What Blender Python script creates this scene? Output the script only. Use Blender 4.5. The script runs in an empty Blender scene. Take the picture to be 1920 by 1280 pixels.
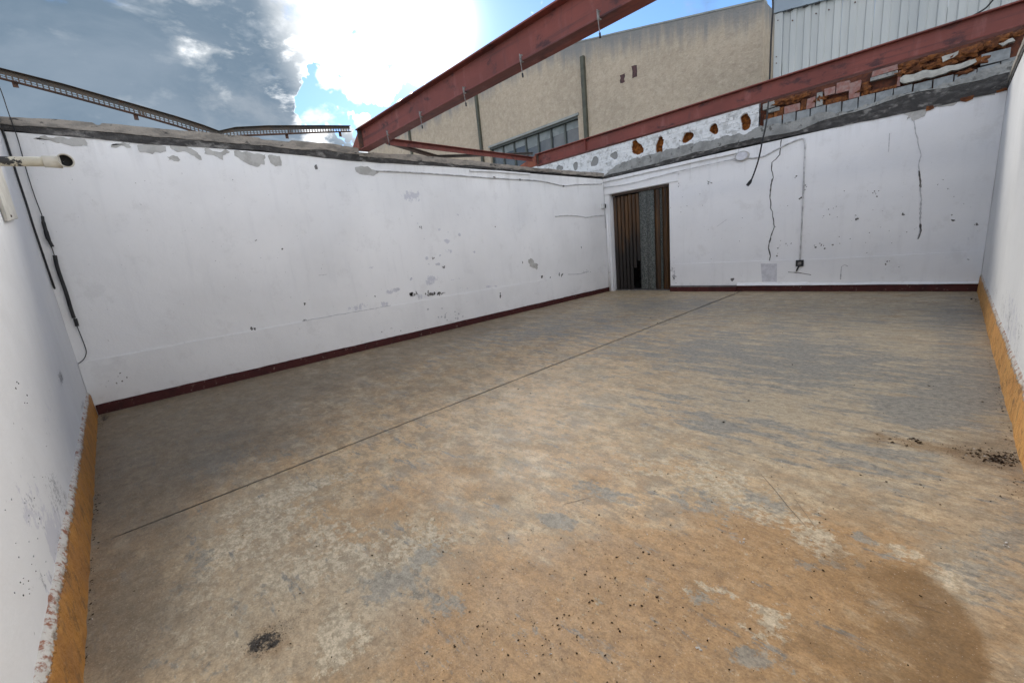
import bpy, bmesh, math, random
import numpy as np
from mathutils import Vector, Matrix, noise as mn
random.seed(7)
R = math.radians
sc = bpy.context.scene
COL = sc.collection

# ------------------------------------------------------------------ camera
F, YAW, PIT, ROLL, CH = 781.4855, 0.8169, -0.2128, -0.0978, 1.35      # focal length in px of a 1920 px wide frame
FW = Vector((-math.sin(YAW)*math.cos(PIT), math.cos(YAW)*math.cos(PIT), math.sin(PIT)))
r0 = Vector((math.cos(YAW), math.sin(YAW), 0)); u0 = r0.cross(FW)
RT = r0*math.cos(ROLL) + u0*math.sin(ROLL)
UP = -r0*math.sin(ROLL) + u0*math.cos(ROLL)
cam = bpy.data.cameras.new('camera'); cam.sensor_width = 36; cam.lens = 36*F/1920
cam.clip_start = 0.02; cam.clip_end = 2000
co = bpy.data.objects.new('camera', cam); COL.objects.link(co)
co.matrix_world = Matrix(((RT.x, UP.x, -FW.x, 0), (RT.y, UP.y, -FW.y, 0), (RT.z, UP.z, -FW.z, CH), (0, 0, 0, 1)))
sc.camera = co
EYE = Vector((0, 0, CH))
def ray(px, py): return FW + RT*((px-960)/F) - UP*((py-640)/F)
def hit(px, py, ax, v):
    d = ray(px, py); t = (v-EYE[ax])/d[ax]; return EYE + d*t

# ------------------------------------------------------------------ world, sun, exposure
SUN = ray(800, 40).normalized()
EXPO = 1.08
sc.view_settings.view_transform = 'Standard'; sc.view_settings.look = 'None'
sc.view_settings.gamma = 1; sc.view_settings.use_curve_mapping = False
sc.view_settings.exposure = EXPO

class NT:
    """small helper around a node tree"""
    def __init__(s, tree): s.t = tree
    def n(s, typ, _out=0, **kw):
        nd = s.t.nodes.new(typ)
        for k, v in kw.items():
            if k.startswith('p_'): setattr(nd, k[2:], v)
            else:
                key = int(k[1:]) if k[0] == 'i' and k[1:].isdigit() else k.replace('_', ' ')
                s.set(nd, key, v)
        return nd
    def set(s, nd, key, v):
        inp = nd.inputs[key]
        if isinstance(v, bpy.types.NodeSocket): s.t.links.new(v, inp)
        else:
            if inp.type == 'RGBA' and len(v) == 3: v = (*v, 1)
            inp.default_value = v
    def math(s, op, a, b=0.0, c=0.0, clamp=False):
        return s.n('ShaderNodeMath', p_operation=op, p_use_clamp=clamp, i0=a, i1=b, i2=c).outputs[0]
    def vmath(s, op, a, b=(0, 0, 0)):
        nd = s.n('ShaderNodeVectorMath', p_operation=op, i0=a, i1=b)
        return nd.outputs[1] if op in ('DOT_PRODUCT', 'LENGTH') else nd.outputs[0]
    def step(s, x, lo, hi, a=0.0, b=1.0):
        return s.n('ShaderNodeMapRange', p_interpolation_type='SMOOTHSTEP', i0=x, i1=lo, i2=hi, i3=a, i4=b).outputs[0]
    def lin(s, x, lo, hi, a=0.0, b=1.0):
        return s.n('ShaderNodeMapRange', i0=x, i1=lo, i2=hi, i3=a, i4=b).outputs[0]
    def noise(s, vec, scale, detail=4, rough=.55, dist=0.0, col=False):
        nd = s.n('ShaderNodeTexNoise', Vector=vec, Scale=scale, Detail=detail, Roughness=rough, Distortion=dist)
        return nd.outputs[1 if col else 0]
    def mix(s, f, a, b, mode='MIX'):
        nd = s.n('ShaderNodeMix', p_data_type='RGBA', p_blend_type=mode)
        s.set(nd, 0, f); s.set(nd, 6, a); s.set(nd, 7, b); return nd.outputs[2]
    def attr(s, name): return s.n('ShaderNodeAttribute', p_attribute_name=name).outputs[2]
    def scale(s, vec, v): return s.n('ShaderNodeMapping', i0=vec, Scale=v).outputs[0]

w = bpy.data.worlds.new('World'); sc.world = w; w.use_nodes = True
w.node_tree.nodes.clear()
S = NT(w.node_tree)
dirv = S.n('ShaderNodeTexCoord').outputs[0]
dirv = S.vmath('NORMALIZE', dirv)
sky = S.n('ShaderNodeTexSky', p_sky_type='NISHITA', p_sun_disc=False, p_sun_elevation=math.asin(SUN.z),
          p_sun_rotation=math.atan2(SUN.x, SUN.y), p_air_density=1.0, p_dust_density=0.15, p_ozone_density=2.0)
warp = S.vmath('SUBTRACT', S.noise(dirv, 5.0, 5, .6, col=True), (.5, .5, .5))
dw = S.vmath('ADD', dirv, S.n('ShaderNodeVectorMath', p_operation='SCALE', i0=warp, Scale=0.16).outputs[0])
def blob(px, py, r_in, r_out, v=None):
    d = (v if v is not None else ray(px, py).normalized())
    return S.step(S.vmath('DOT_PRODUCT', dw, tuple(d)), math.cos(R(r_out)), math.cos(R(r_in)))
flat = S.scale(dirv, (1, 1, 2.2))
n1 = S.noise(flat, 4.2, 9, .58, .3)
n2 = S.noise(flat, 9.0, 8, .6, .2)
# cloud cover: scattered over the whole sky, thick bank at the left of the view, clear towards the right
bias = S.math('ADD', 0.50, S.math('MULTIPLY', blob(170, -60, 15, 34), 0.42))
bias = S.math('ADD', bias, S.math('MULTIPLY', blob(715, -10, 3, 8.5), 0.32))
bias = S.math('SUBTRACT', bias, S.math('MULTIPLY', blob(1040, 80, 9, 14.5), 0.85))
bias = S.math('SUBTRACT', bias, S.math('MULTIPLY', blob(712, 205, 1.5, 5.5), 0.60))
dens = S.math('ADD', bias, S.math('MULTIPLY', S.math('SUBTRACT', n1, .5), 1.5))
dens = S.math('ADD', dens, S.math('MULTIPLY', S.math('SUBTRACT', n2, .5), .7))
cover = S.step(dens, .38, .72)
sd = S.vmath('DOT_PRODUCT', dirv, tuple(SUN))
sdw = S.vmath('DOT_PRODUCT', dw, tuple(SUN))
lit = S.step(S.math('ADD', sdw, S.math('ADD', S.math('MULTIPLY', S.math('SUBTRACT', n2, .5), .20), S.math('MULTIPLY', S.math('SUBTRACT', n1, .5), .14))), .948, .994)      # clouds lit through near the sun
edge = S.math('MULTIPLY', S.step(dens, .82, .5), S.step(sdw, .86, .97))                                # silver linings
lit = S.math('MAXIMUM', lit, S.math('MULTIPLY', edge, .8))
front = S.lin(sd, .75, -.6)                                                                            # unseen clouds away from the sun, front-lit and brightened to light the walls
grey = S.mix(S.step(n1, .3, .72), (.082, .120, .163), (.136, .172, .214))
grey = S.mix(S.math('MULTIPLY', S.step(S.noise(flat, 2.6, 9, .62, .4), .50, .66), .6), grey, (.215, .24, .27))
grey = S.mix(S.math('MULTIPLY', S.step(n2, .52, .68), .28), grey, (.30, .325, .35))
grey = S.mix(S.math('MULTIPLY', S.math('MULTIPLY', S.step(n2, .50, .66), S.step(sdw, .90, .965)), .6), grey, (.55, .56, .56))
grey = S.mix(S.math('MULTIPLY', S.step(sd, .955, .992), .85), grey, (.95, .95, .93))
cloud = S.mix(front, grey, (1.85, 1.79, 1.71))
lit = S.math('MULTIPLY', lit, S.step(n2, .38, .52))
cloud = S.mix(lit, cloud, S.mix(S.step(sd, .970, .996), (.85, .86, .87), (8.0, 7.9, 7.5)))
bg1 = S.n('ShaderNodeBackground', Color=S.mix(1.0, sky.outputs[0], (.72, .92, 1.15), 'MULTIPLY'), Strength=0.08)
bg2 = S.n('ShaderNodeBackground', Color=cloud, Strength=1.0)
mx = S.n('ShaderNodeMixShader', i0=cover, i1=bg1.outputs[0], i2=bg2.outputs[0])
g1 = S.math('MULTIPLY', S.math('POWER', S.math('MAXIMUM', sd, 0.0), 1500.0), 30.0)
g2 = S.math('MULTIPLY', S.math('POWER', S.math('MAXIMUM', sd, 0.0), 420.0), 1.0)
bg3 = S.n('ShaderNodeBackground', Color=(1, .98, .94), Strength=S.math('ADD', g1, g2))
ad = S.n('ShaderNodeAddShader', i0=mx.outputs[0], i1=bg3.outputs[0])
S.n('ShaderNodeOutputWorld', Surface=ad.outputs[0])

sl = bpy.data.lights.new('sun', 'SUN'); sl.energy = 2.0; sl.angle = R(34); sl.color = (1, .95, .87)
so = bpy.data.objects.new('sun', sl); COL.objects.link(so)
so.rotation_euler = SUN.to_track_quat('Z', 'Y').to_euler(); so.location = (-8, 8, 12)

# ------------------------------------------------------------------ room dimensions
XB, YA, YC, XD = -6.5407, -0.3814, 10.0286, 0.3828      # inner faces of the four walls
YAK, XDK = -0.3569, 0.3625                              # front faces of the yellow kerbs
ZT = 2.96                                               # top of the white plaster
JX = -3.1284                                            # joint in the floor

class W:
    """a wall plane: u runs along it, z is up, off is out into the room"""
    def __init__(s, ax, v, sgn): s.ax, s.v, s.sgn = ax, v, sgn
    def P(s, u, z, off=0.0):
        a = s.v + s.sgn*off
        return Vector((a, u, z)) if s.ax == 0 else Vector((u, a, z))
    def uz(s, px, py):
        p = hit(px, py, s.ax, s.v); return (p.y if s.ax == 0 else p.x), p.z
WB, WC, WA, WD = W(0, XB, 1), W(1, YC, -1), W(1, YA, 1), W(0, XD, -1)

# ------------------------------------------------------------------ mesh helpers
class MB:
    def __init__(s): s.v = []; s.f = []; s.at = {}
    def add(s, vs, fs):
        o = len(s.v); s.v += [tuple(v) for v in vs]; s.f += [tuple(i+o for i in f) for f in fs]
    def box(s, a, b, jit=0.0):
        x0, y0, z0 = a; x1, y1, z1 = b
        j = lambda: random.uniform(-jit, jit)
        vs = [(x+j(), y+j(), z+j()) for z in (z0, z1) for x, y in ((x0, y0), (x1, y0), (x1, y1), (x0, y1))]
        s.add(vs, [(3, 2, 1, 0), (4, 5, 6, 7), (0, 1, 5, 4), (1, 2, 6, 5), (2, 3, 7, 6), (3, 0, 4, 7)])
    def hexa(s, p):            # eight points: four of one face, then the four of the opposite face
        s.add(p, [(3, 2, 1, 0), (4, 5, 6, 7), (0, 1, 5, 4), (1, 2, 6, 5), (2, 3, 7, 6), (3, 0, 4, 7)])
    def wbox(s, wl, u0, u1, z0, z1, o0, o1, jit=0.0):
        j = lambda: random.uniform(-jit, jit)
        q = [(u0+j(), z0+j()), (u1+j(), z0+j()), (u1+j(), z1+j()), (u0+j(), z1+j())]
        s.hexa([wl.P(u, z, o0) for u, z in q] + [wl.P(u, z, o1) for u, z in q])
    def prism(s, wl, poly, o0, o1):   # polygon in a wall plane, extruded outwards
        n = len(poly); s.add([wl.P(u, z, o0) for u, z in poly] + [wl.P(u, z, o1) for u, z in poly],
              [tuple(range(n))[::-1], tuple(range(n, 2*n))] + [(i, (i+1) % n, n+(i+1) % n, n+i) for i in range(n)])
    def tube(s, pts, r, seg=8, caps=True):
        pts = [Vector(p) for p in pts]; n = len(pts); vs = []; prev = None
        for i, p in enumerate(pts):
            t = (pts[min(i+1, n-1)] - pts[max(i-1, 0)]).normalized()
            a = prev if prev is not None else (Vector((0, 0, 1)) if abs(t.z) < .9 else Vector((1, 0, 0)))
            x = (a - t*a.dot(t)).normalized(); y = t.cross(x); prev = x
            rr = r[i] if isinstance(r, (list, tuple)) else r
            vs += [p + x*rr*math.cos(2*math.pi*k/seg) + y*rr*math.sin(2*math.pi*k/seg) for k in range(seg)]
        fs = [(i*seg+k, i*seg+(k+1) % seg, (i+1)*seg+(k+1) % seg, (i+1)*seg+k) for i in range(n-1) for k in range(seg)]
        if caps: fs += [tuple(range(seg))[::-1], tuple(range((n-1)*seg, n*seg))]
        s.add(vs, fs)
    def lump(s, c, r, sub=2, rough=.35, seed=0):
        bm = bmesh.new(); bmesh.ops.create_icosphere(bm, subdivisions=sub, radius=1)
        vs = []
        for v in bm.verts:
            k = 1 + rough*mn.noise(v.co*1.7 + Vector((seed*3.1, seed*1.7, seed))) + rough*.5*mn.noise(v.co*4 + Vector((seed, 0, seed)))
            vs.append((c[0]+v.co.x*r[0]*k, c[1]+v.co.y*r[1]*k, c[2]+v.co.z*r[2]*k))
        fs = [tuple(v.index for v in f.verts) for f in bm.faces]; bm.free(); s.add(vs, fs)
    def build(s, name, m, parent=None, smooth=False, recalc=True, bevel=0.0):
        me = bpy.data.meshes.new(name); me.from_pydata(s.v, [], s.f)
        if recalc or bevel:
            bm = bmesh.new(); bm.from_mesh(me)
            if bevel: bmesh.ops.bevel(bm, geom=bm.edges[:], offset=bevel, segments=1, affect='EDGES')
            if recalc: bmesh.ops.recalc_face_normals(bm, faces=bm.faces[:])
            bm.to_mesh(me); bm.free()
        if smooth: me.polygons.foreach_set('use_smooth', [True]*len(me.polygons))
        for k, vals in s.at.items():
            a = me.attributes.new(k, 'FLOAT', 'POINT'); a.data.foreach_set('value', vals)
        o = bpy.data.objects.new(name, me); COL.objects.link(o)
        if m: me.materials.append(m)
        if parent: o.parent = parent; o.matrix_parent_inverse = parent.matrix_world.inverted()
        return o

def tag(o, label=None, cat=None, group=None, kind=None):
    if label: o['label'] = label
    if cat: o['category'] = cat
    if group: o['group'] = group
    if kind: o['kind'] = kind
    return o
def thing(name, label, cat, loc=(0, 0, 0), group=None):
    o = bpy.data.objects.new(name, None); COL.objects.link(o); o.location = loc; o.empty_display_size = .1
    o.matrix_world = Matrix.Translation(loc)
    return tag(o, label, cat, group)

def fr(x, seed, oct=4):       # fractal wobble in -1..1
    return sum(mn.noise(Vector((x*2**k, seed*7.3+k, seed)))*.5**k for k in range(oct))

def ragged(poly, amp, step, seed=0):
    out = []; n = len(poly)
    for i in range(n):
        a, b = Vector(poly[i]), Vector(poly[(i+1) % n]); L = (b-a).length; k = max(1, int(L/step))
        nr = Vector((-(b-a).y, (b-a).x)).normalized() if L > 0 else Vector((0, 0))
        for j in range(k):
            p = a.lerp(b, j/k); q = p + nr*amp*(fr(p.x*9+p.y*13, seed+i*.01, 3)) * 2
            out.append((q.x, q.y))
    return out

def strip(mb, wl, us, zb, zt, o0, o1, rows=1):
    """a band along a wall whose lower and upper edges follow the functions zb(u), zt(u)"""
    vs = []; fs = []; n = len(us)
    for u in us:
        b, t = zb(u), max(zt(u), zb(u)+.001)
        vs += [wl.P(u, b, o0), wl.P(u, b, o1), wl.P(u, t, o1), wl.P(u, t, o0)]
    for i in range(n-1):
        for k in range(4): fs.append((i*4+k, i*4+(k+1) % 4, i*4+4+(k+1) % 4, i*4+4+k))
    fs += [(0, 1, 2, 3), tuple(4*(n-1)+k for k in (3, 2, 1, 0))]
    mb.add(vs, fs)
def pline(wl, pts):            # picture points on a wall -> interpolated z(u)
    q = sorted(wl.uz(*p) for p in pts); us = [a for a, _ in q]; zs = [b for _, b in q]
    return lambda u: float(np.interp(u, us, zs))
def frange(a, b, s):
    n = max(2, int(abs(b-a)/s)+1); return [a+(b-a)*i/(n-1) for i in range(n)]

# ------------------------------------------------------------------ materials
def newmat(name):
    m = bpy.data.materials.new(name); m.use_nodes = True; m.node_tree.nodes.clear()
    s = NT(m.node_tree); b = s.n('ShaderNodeBsdfPrincipled'); s.n('ShaderNodeOutputMaterial', Surface=b.outputs[0])
    s.b = b; s.pos = s.n('ShaderNodeNewGeometry').outputs[0]; return m, s
def bump(s, h, strength=.3, dist=.01, prev=None):
    nd = s.n('ShaderNodeBump', Strength=strength, Distance=dist, Height=h)
    if prev is not None: s.set(nd, 'Normal', prev)
    return nd.outputs[0]
def fin(s, col, rough=.7, normal=None, metal=0.0, spec=.4):
    s.set(s.b, 'Base Color', col); s.set(s.b, 'Roughness', rough); s.set(s.b, 'Metallic', metal); s.set(s.b, 'Specular IOR Level', spec)
    if normal is not None: s.set(s.b, 'Normal', normal)

def two(name, a, b, sc1=3.0, lo=.4, hi=.6, rough=.75, bsc=40, bst=.3, bd=.005, c=None, csc=15, clo=.6, chi=.7, stretch=(1, 1, 1), metal=0.0, spec=.35):
    m, s = newmat(name); p = s.scale(s.pos, stretch)
    col = s.mix(s.step(s.noise(p, sc1, 8, .62), lo, hi), a, b)
    if c: col = s.mix(s.step(s.noise(p, csc, 6, .65), clo, chi), col, c)
    h = s.noise(s.pos, bsc, 6, .6)
    fin(s, col, rough, bump(s, h, bst, bd), metal, spec); return m

def paint(name, base, dirt=.07, spots=.6):
    m, s = newmat(name)
    big = s.step(s.noise(s.pos, .7, 5, .6), .35, .75)
    col = s.mix(big, base, tuple(c*(1-dirt) for c in base))
    col = s.mix(s.math('MULTIPLY', s.step(s.noise(s.scale(s.pos, (1, 1, .12)), 9, 6, .6), .52, .8), .16), col, (.50, .50, .51))
    col = s.mix(s.math('MULTIPLY', s.step(s.noise(s.pos, 2.6, 10, .74), .54, .64), .30), col, (.62, .61, .60))
    zz = s.n('ShaderNodeSeparateXYZ', i0=s.pos).outputs[2]
    run = s.math('ADD', s.lin(zz, 2.2, 3.0), s.math('MULTIPLY', s.math('SUBTRACT', s.noise(s.scale(s.pos, (1, 1, .06)), 5, 7, .7), .5), 3.2))
    col = s.mix(s.math('MULTIPLY', s.math('MULTIPLY', s.step(run, .7, 1.5), s.step(zz, 1.6, 2.6)), .30), col, (.42, .40, .37))
    low = s.math('ADD', s.lin(zz, .55, .05), s.math('MULTIPLY', s.math('SUBTRACT', s.noise(s.pos, 6, 9, .72), .5), 2.6))
    col = s.mix(s.math('MULTIPLY', s.step(low, .75, 1.4), .35), col, (.45, .42, .38))
    col = s.mix(s.math('MULTIPLY', s.step(s.noise(s.pos, 38, 3, .5), .735, .76), spots), col, (.30, .29, .28))
    nz = s.math('SUBTRACT', s.noise(s.scale(s.pos, (1, 1, .7)), 17, 9, .72), .5); nf = s.math('SUBTRACT', s.noise(s.pos, 70, 5, .65), .5)
    wo = s.math('ADD', s.attr('worn'), s.math('ADD', s.math('MULTIPLY', nz, 1.9), s.math('MULTIPLY', nf, .5)))
    col = s.mix(s.math('MULTIPLY', s.step(wo, .52, .60), s.step(s.attr('worn'), .02, .1)), col, (.585, .585, .62))
    sf = s.math('ADD', s.attr('scuff'), s.math('ADD', s.math('MULTIPLY', nz, 1.6), s.math('MULTIPLY', nf, 1.4)))
    col = s.mix(s.math('MULTIPLY', s.math('MULTIPLY', s.step(sf, .60, .72), s.step(s.attr('scuff'), .02, .1)), .85), col, s.mix(s.step(sf, .75, 1.0), (.36, .36, .365), (.14, .135, .13)))
    h = s.math('ADD', s.math('MULTIPLY', s.noise(s.pos, 3.0, 5, .5), 1.2), s.math('MULTIPLY', s.noise(s.pos, 55, 4, .6), .12))
    fin(s, col, .72, bump(s, h, .55, .016), spec=.3); return m
M = {}
M['white'] = paint('white_wall_paint', (.80, .80, .80))
M['white_n'] = paint('white_wall_paint_toned', (.73, .73, .725), .12)  # white toned down to offset strong light on the two near walls
M['white_b'] = paint('white_wall_paint_old', (.80, .795, .785), .1, .8)
M['lime'] = two('white_painted_brick', (.66, .665, .67), (.44, .44, .435), 7, .48, .62, .8, 60, .5, .008, (.24, .24, .23), 18, .58, .66)
M['bare'] = two('bare_plaster', (.45, .44, .415), (.36, .35, .325), 8, bsc=60, bst=.5)
M['bare_w'] = two('thin_old_paint', (.63, .63, .66), (.54, .54, .57), 14, bsc=60, bst=.4)
M['scuff'] = two('grey_scuff', (.42, .42, .43), (.55, .55, .56), 25, bsc=60)
M['darkmark'] = two('dark_mark', (.10, .095, .09), (.2, .19, .18), 20)
M['crack'] = two('crack_shade', (.06, .057, .055), (.13, .125, .12), 14)
M['cop'] = two('weathered_concrete', (.31, .275, .235), (.19, .172, .15), 5, .42, .62, .85, 45, .7, .012, (.05, .047, .044), 7, .60, .68, (1, 1, 2.5))
M['slabdark'] = two('dark_slab_concrete', (.045, .042, .04), (.10, .095, .09), 6, .45, .68, .85, 30, 1.0, .02, (.21, .20, .185), 4.5, .54, .66, (1, 1, 2.2))  # darker concrete for the band under the coping
M['mortar'] = two('grey_mortar', (.30, .30, .285), (.215, .215, .205), 4, .42, .6, .85, 30, 1.0, .02, (.115, .112, .105), 7, .55, .66)
M['block'] = two('concrete_block_grey', (.26, .275, .28), (.20, .21, .215), 9, bsc=70, bst=.5)
M['terra'] = two('broken_terracotta', (.225, .080, .022), (.095, .032, .012), 12, .38, .6, .85, 30, 1.0, .02, (.05, .018, .008), 22, .6, .68)
M['pink'] = two('brick_face', (.25, .115, .095), (.28, .18, .16), 14, bsc=60, bst=.5)
M['recess'] = two('deep_brick', (.12, .035, .015), (.06, .02, .012), 14)
M['skirt'] = two('dark_red_skirting_paint', (.060, .010, .009), (.035, .006, .006), 9, .4, .7, .65, 30, .6, .006, (.17, .11, .095), 16, .60, .70)
M['slabgrey'] = two('grey_ledge_top', (.16, .155, .15), (.11, .105, .10), 9)
M['black'] = two('black_cable', (.014, .014, .016), (.03, .03, .03), 9, rough=.5)
M['greycab'] = two('painted_cable', (.36, .36, .36), (.6, .6, .6), 6)
M['whitepl'] = two('white_plastic', (.72, .72, .70), (.62, .62, .60), 8, rough=.5)
M['oldpl'] = two('old_plaster_lump', (.44, .43, .39), (.33, .32, .29), 9, bsc=40, bst=.6)
M['cream'] = two('flaking_cream_paint', (.62, .59, .48), (.56, .52, .41), 9, .4, .6, .6, 50, .4, .006, (.045, .045, .045), 11, .56, .58)
M['creamw'] = two('cream_board', (.60, .575, .50), (.52, .49, .42), 8, bsc=40)
M['ground'] = two('ground_dirt', (.22, .2, .17), (.16, .15, .13), .6)
M['mouth'] = two('inside_of_pipe', (.012, .012, .012), (.02, .02, .02), 9)
M['olive'] = two('olive_downpipe', (.085, .085, .06), (.06, .06, .045), 4, rough=.5)
M['frame'] = two('window_frame_paint', (.085, .095, .085), (.06, .068, .062), 6, rough=.5)
M['pipehole'] = two('hole_in_stucco', (.10, .05, .05), (.06, .035, .035), 10)
M['flash'] = two('blue_grey_flashing', (.30, .36, .41), (.26, .31, .36), 2, rough=.45)
M['gwall'] = two('grey_render', (.30, .31, .29), (.24, .25, .235), 2, bsc=30)
M['perf'] = two('dull_steel', (.075, .068, .062), (.10, .075, .055), 7, .4, .65, .55, 60, .3, .004, (.13, .06, .03), 9, .58, .7)
M['rusty'] = two('rusty_steel', (.12, .06, .04), (.07, .045, .038), 9, rough=.7)
M['galv'] = two('galvanised_hook', (.27, .26, .25), (.14, .12, .11), 30, rough=.5)
M['brownbar'] = two('dull_brown_bar', (.13, .095, .075), (.09, .07, .06), 6)
M['greybar'] = two('dull_grey_bar', (.11, .10, .09), (.075, .07, .065), 6)
M['litter'] = two('dry_leaf_litter', (.016, .010, .007), (.042, .026, .016), 30, rough=1.0, spec=.05)
M['chip'] = two('white_paint_flakes', (.62, .61, .57), (.50, .48, .44), 20)
M['scratch'] = two('floor_scratch', (.10, .075, .055), (.15, .12, .09), 20)

def red_steel():
    m, s = newmat('red_primer_steel')
    p = s.scale(s.pos, (.6, 1, 1))
    col = s.mix(s.step(s.noise(p, 2.2, 7, .6), .35, .7), (.205, .056, .043), (.155, .043, .034))
    col = s.mix(s.math('MULTIPLY', s.step(s.noise(s.scale(s.pos, (1, 1, .25)), 6, 6, .6), .52, .72), .45), col, (.30, .13, .115))
    col = s.mix(s.math('MULTIPLY', s.step(s.noise(p, 4.5, 8, .66), .55, .66), .85), col, (.045, .02, .022))
    col = s.mix(s.math('MULTIPLY', s.step(s.noise(s.scale(s.pos, (.10, 2, 3)), 5, 8, .66), .53, .66), .6), col, (.07, .03, .03))
    col = s.mix(s.math('MULTIPLY', s.step(s.noise(s.scale(s.pos, (1, 1, .3)), 13, 8, .7), .56, .66), .5), col, (.10, .04, .04))
    col = s.mix(s.math('MULTIPLY', s.step(s.noise(s.pos, 30, 4, .6), .68, .74), .7), col, (.05, .03, .03))
    fin(s, col, .62, bump(s, s.noise(s.pos, 45, 5, .6), .25, .004), spec=.35); return m
M['red'] = red_steel()
M['red_orange'] = two('orange_primer_steel', (.30, .095, .05), (.2, .06, .04), 5, .4, .65, .65, 45, .3, .004, (.06, .025, .02), 8, .6, .7)

def kerb_mat(name, a, b):
    m, s = newmat(name)
    e = s.attr('edge')
    col = s.mix(s.step(s.noise(s.pos, 5, 8, .65), .38, .66), a, b)
    col = s.mix(s.math('MULTIPLY', s.step(s.noise(s.pos, 11, 9, .72), .50, .62), .75), col, (.17, .085, .028))
    col = s.mix(s.math('MULTIPLY', s.step(s.noise(s.pos, 3.2, 7, .7), .50, .60), .55), col, tuple(c_*1.25 for c_ in b))
    col = s.mix(s.math('MULTIPLY', s.step(s.noise(s.pos, 70, 3, .6), .68, .74), .7), col, (.07, .04, .02))
    k = s.math('ADD', e, s.math('MULTIPLY', s.math('SUBTRACT', s.noise(s.pos, 22, 7, .7), .5), 1.1))
    col = s.mix(s.step(k, .66, .74), col, (.40, .36, .30))
    k2 = s.math('ADD', e, s.math('MULTIPLY', s.math('SUBTRACT', s.noise(s.pos, 34, 7, .7), .5), 1.3))
    col = s.mix(s.step(k2, .78, .9), col, (.56, .53, .48))
    k3 = s.math('MULTIPLY', s.step(e, .5, .9), s.step(s.noise(s.pos, 19, 6, .7), .50, .60))
    col = s.mix(k3, col, (.27, .10, .05))
    h = s.math('ADD', s.noise(s.pos, 18, 7, .65), s.math('MULTIPLY', s.step(k2, .6, .7), .25))
    fin(s, col, .6, bump(s, h, 1.0, .018), spec=.35); return m
M['kerb_a'] = kerb_mat('ochre_kerb_paint', (.45, .200, .034), (.33, .145, .034))
M['kerb_d'] = kerb_mat('yellow_kerb_paint', (.58, .30, .085), (.47, .22, .055))

def stucco():
    m, s = newmat('beige_stucco')
    col = s.mix(s.step(s.noise(s.pos, .35, 5, .6), .35, .7), (.47, .385, .29), (.40, .33, .25))
    col = s.mix(s.math('MULTIPLY', s.step(s.noise(s.pos, 3.0, 8, .75), .45, .62), .5), col, (.55, .47, .365))
    col = s.mix(s.math('MULTIPLY', s.step(s.noise(s.pos, 5.5, 8, .78), .50, .60), .35), col, (.29, .23, .17))
    col = s.mix(s.math('MULTIPLY', s.step(s.noise(s.vmath('ADD', s.pos, (4, 1, 2)), 8.5, 8, .8), .51, .59), .35), col, (.57, .48, .37))
    z = s.n('ShaderNodeSeparateXYZ', i0=s.pos); x, z = z.outputs[0], z.outputs[2]
    top = s.math('SUBTRACT', s.math('MINIMUM', s.math('SUBTRACT', 6.985, s.math('MULTIPLY', x, .2125)), 9.9), z)      # metres below the sloping parapet
    drip = s.math('ADD', top, s.math('MULTIPLY', s.math('SUBTRACT', s.noise(s.scale(s.pos, (1, 1, .1)), 2.5, 6, .65), .5), 2.4))
    col = s.mix(s.step(drip, 1.0, .0), col, (.24, .235, .225))
    fin(s, col, .9, bump(s, s.noise(s.pos, 9, 6, .7), .8, .05), spec=.2); return m
M['stucco'] = stucco()

def cladding():
    m, s = newmat('pale_metal_cladding')
    col = s.mix(s.step(s.noise(s.scale(s.pos, (1, 1, .15)), 1.5, 5, .6), .35, .7), (.50, .51, .49), (.42, .435, .425))
    col = s.mix(s.math('MULTIPLY', s.step(s.noise(s.scale(s.pos, (1, 1, .05)), 7, 5, .6), .55, .75), .3), col, (.33, .33, .31))
    fin(s, col, .45, spec=.4); return m
M['clad'] = cladding()
m, s = newmat('window_glass')
fin(s, s.mix(s.step(s.noise(s.pos, 1.2, 5, .6), .4, .65), (.05, .062, .075), (.085, .10, .11)), .12, spec=.5); M['glass'] = m
M['blind'] = two('pale_blind', (.24, .26, .26), (.18, .20, .20), 3)

def wood():
    m, s = newmat('brown_door_slats')
    p = s.scale(s.pos, (1, 1, .05))
    col = s.mix(s.step(s.noise(p, 22, 6, .6), .35, .68), (.095, .042, .010), (.022, .011, .005))
    z = s.n('ShaderNodeSeparateXYZ', i0=s.pos); x, z = z.outputs[0], z.outputs[2]
    low_dark = s.math('ADD', s.lin(z, 2.0, .2), s.math('MULTIPLY', s.math('SUBTRACT', s.noise(s.scale(s.pos, (1, 1, .25)), 4, 6, .6), .5), 1.6))  # slats get darker towards the bottom and the left
    low_dark = s.math('MULTIPLY', s.step(low_dark, .12, .62), s.step(x, -4.75, -5.7))
    col = s.mix(low_dark, col, (.012, .009, .008))
    fin(s, col, .45, bump(s, s.noise(p, 60, 4, .6), .3, .004), spec=.35); return m
M['wood'] = wood()
m, s = newmat('speckled_panel')
col = s.mix(s.step(s.noise(s.pos, 38, 4, .6), .42, .6), (.030, .034, .032), (.135, .145, .135))
col = s.mix(s.math('MULTIPLY', s.step(s.noise(s.scale(s.pos, (1, 1, .04)), 14, 4, .6), .5, .7), .4), col, (.06, .10, .085))
fin(s, col, .35, spec=.4); M['speckle'] = m

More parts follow.
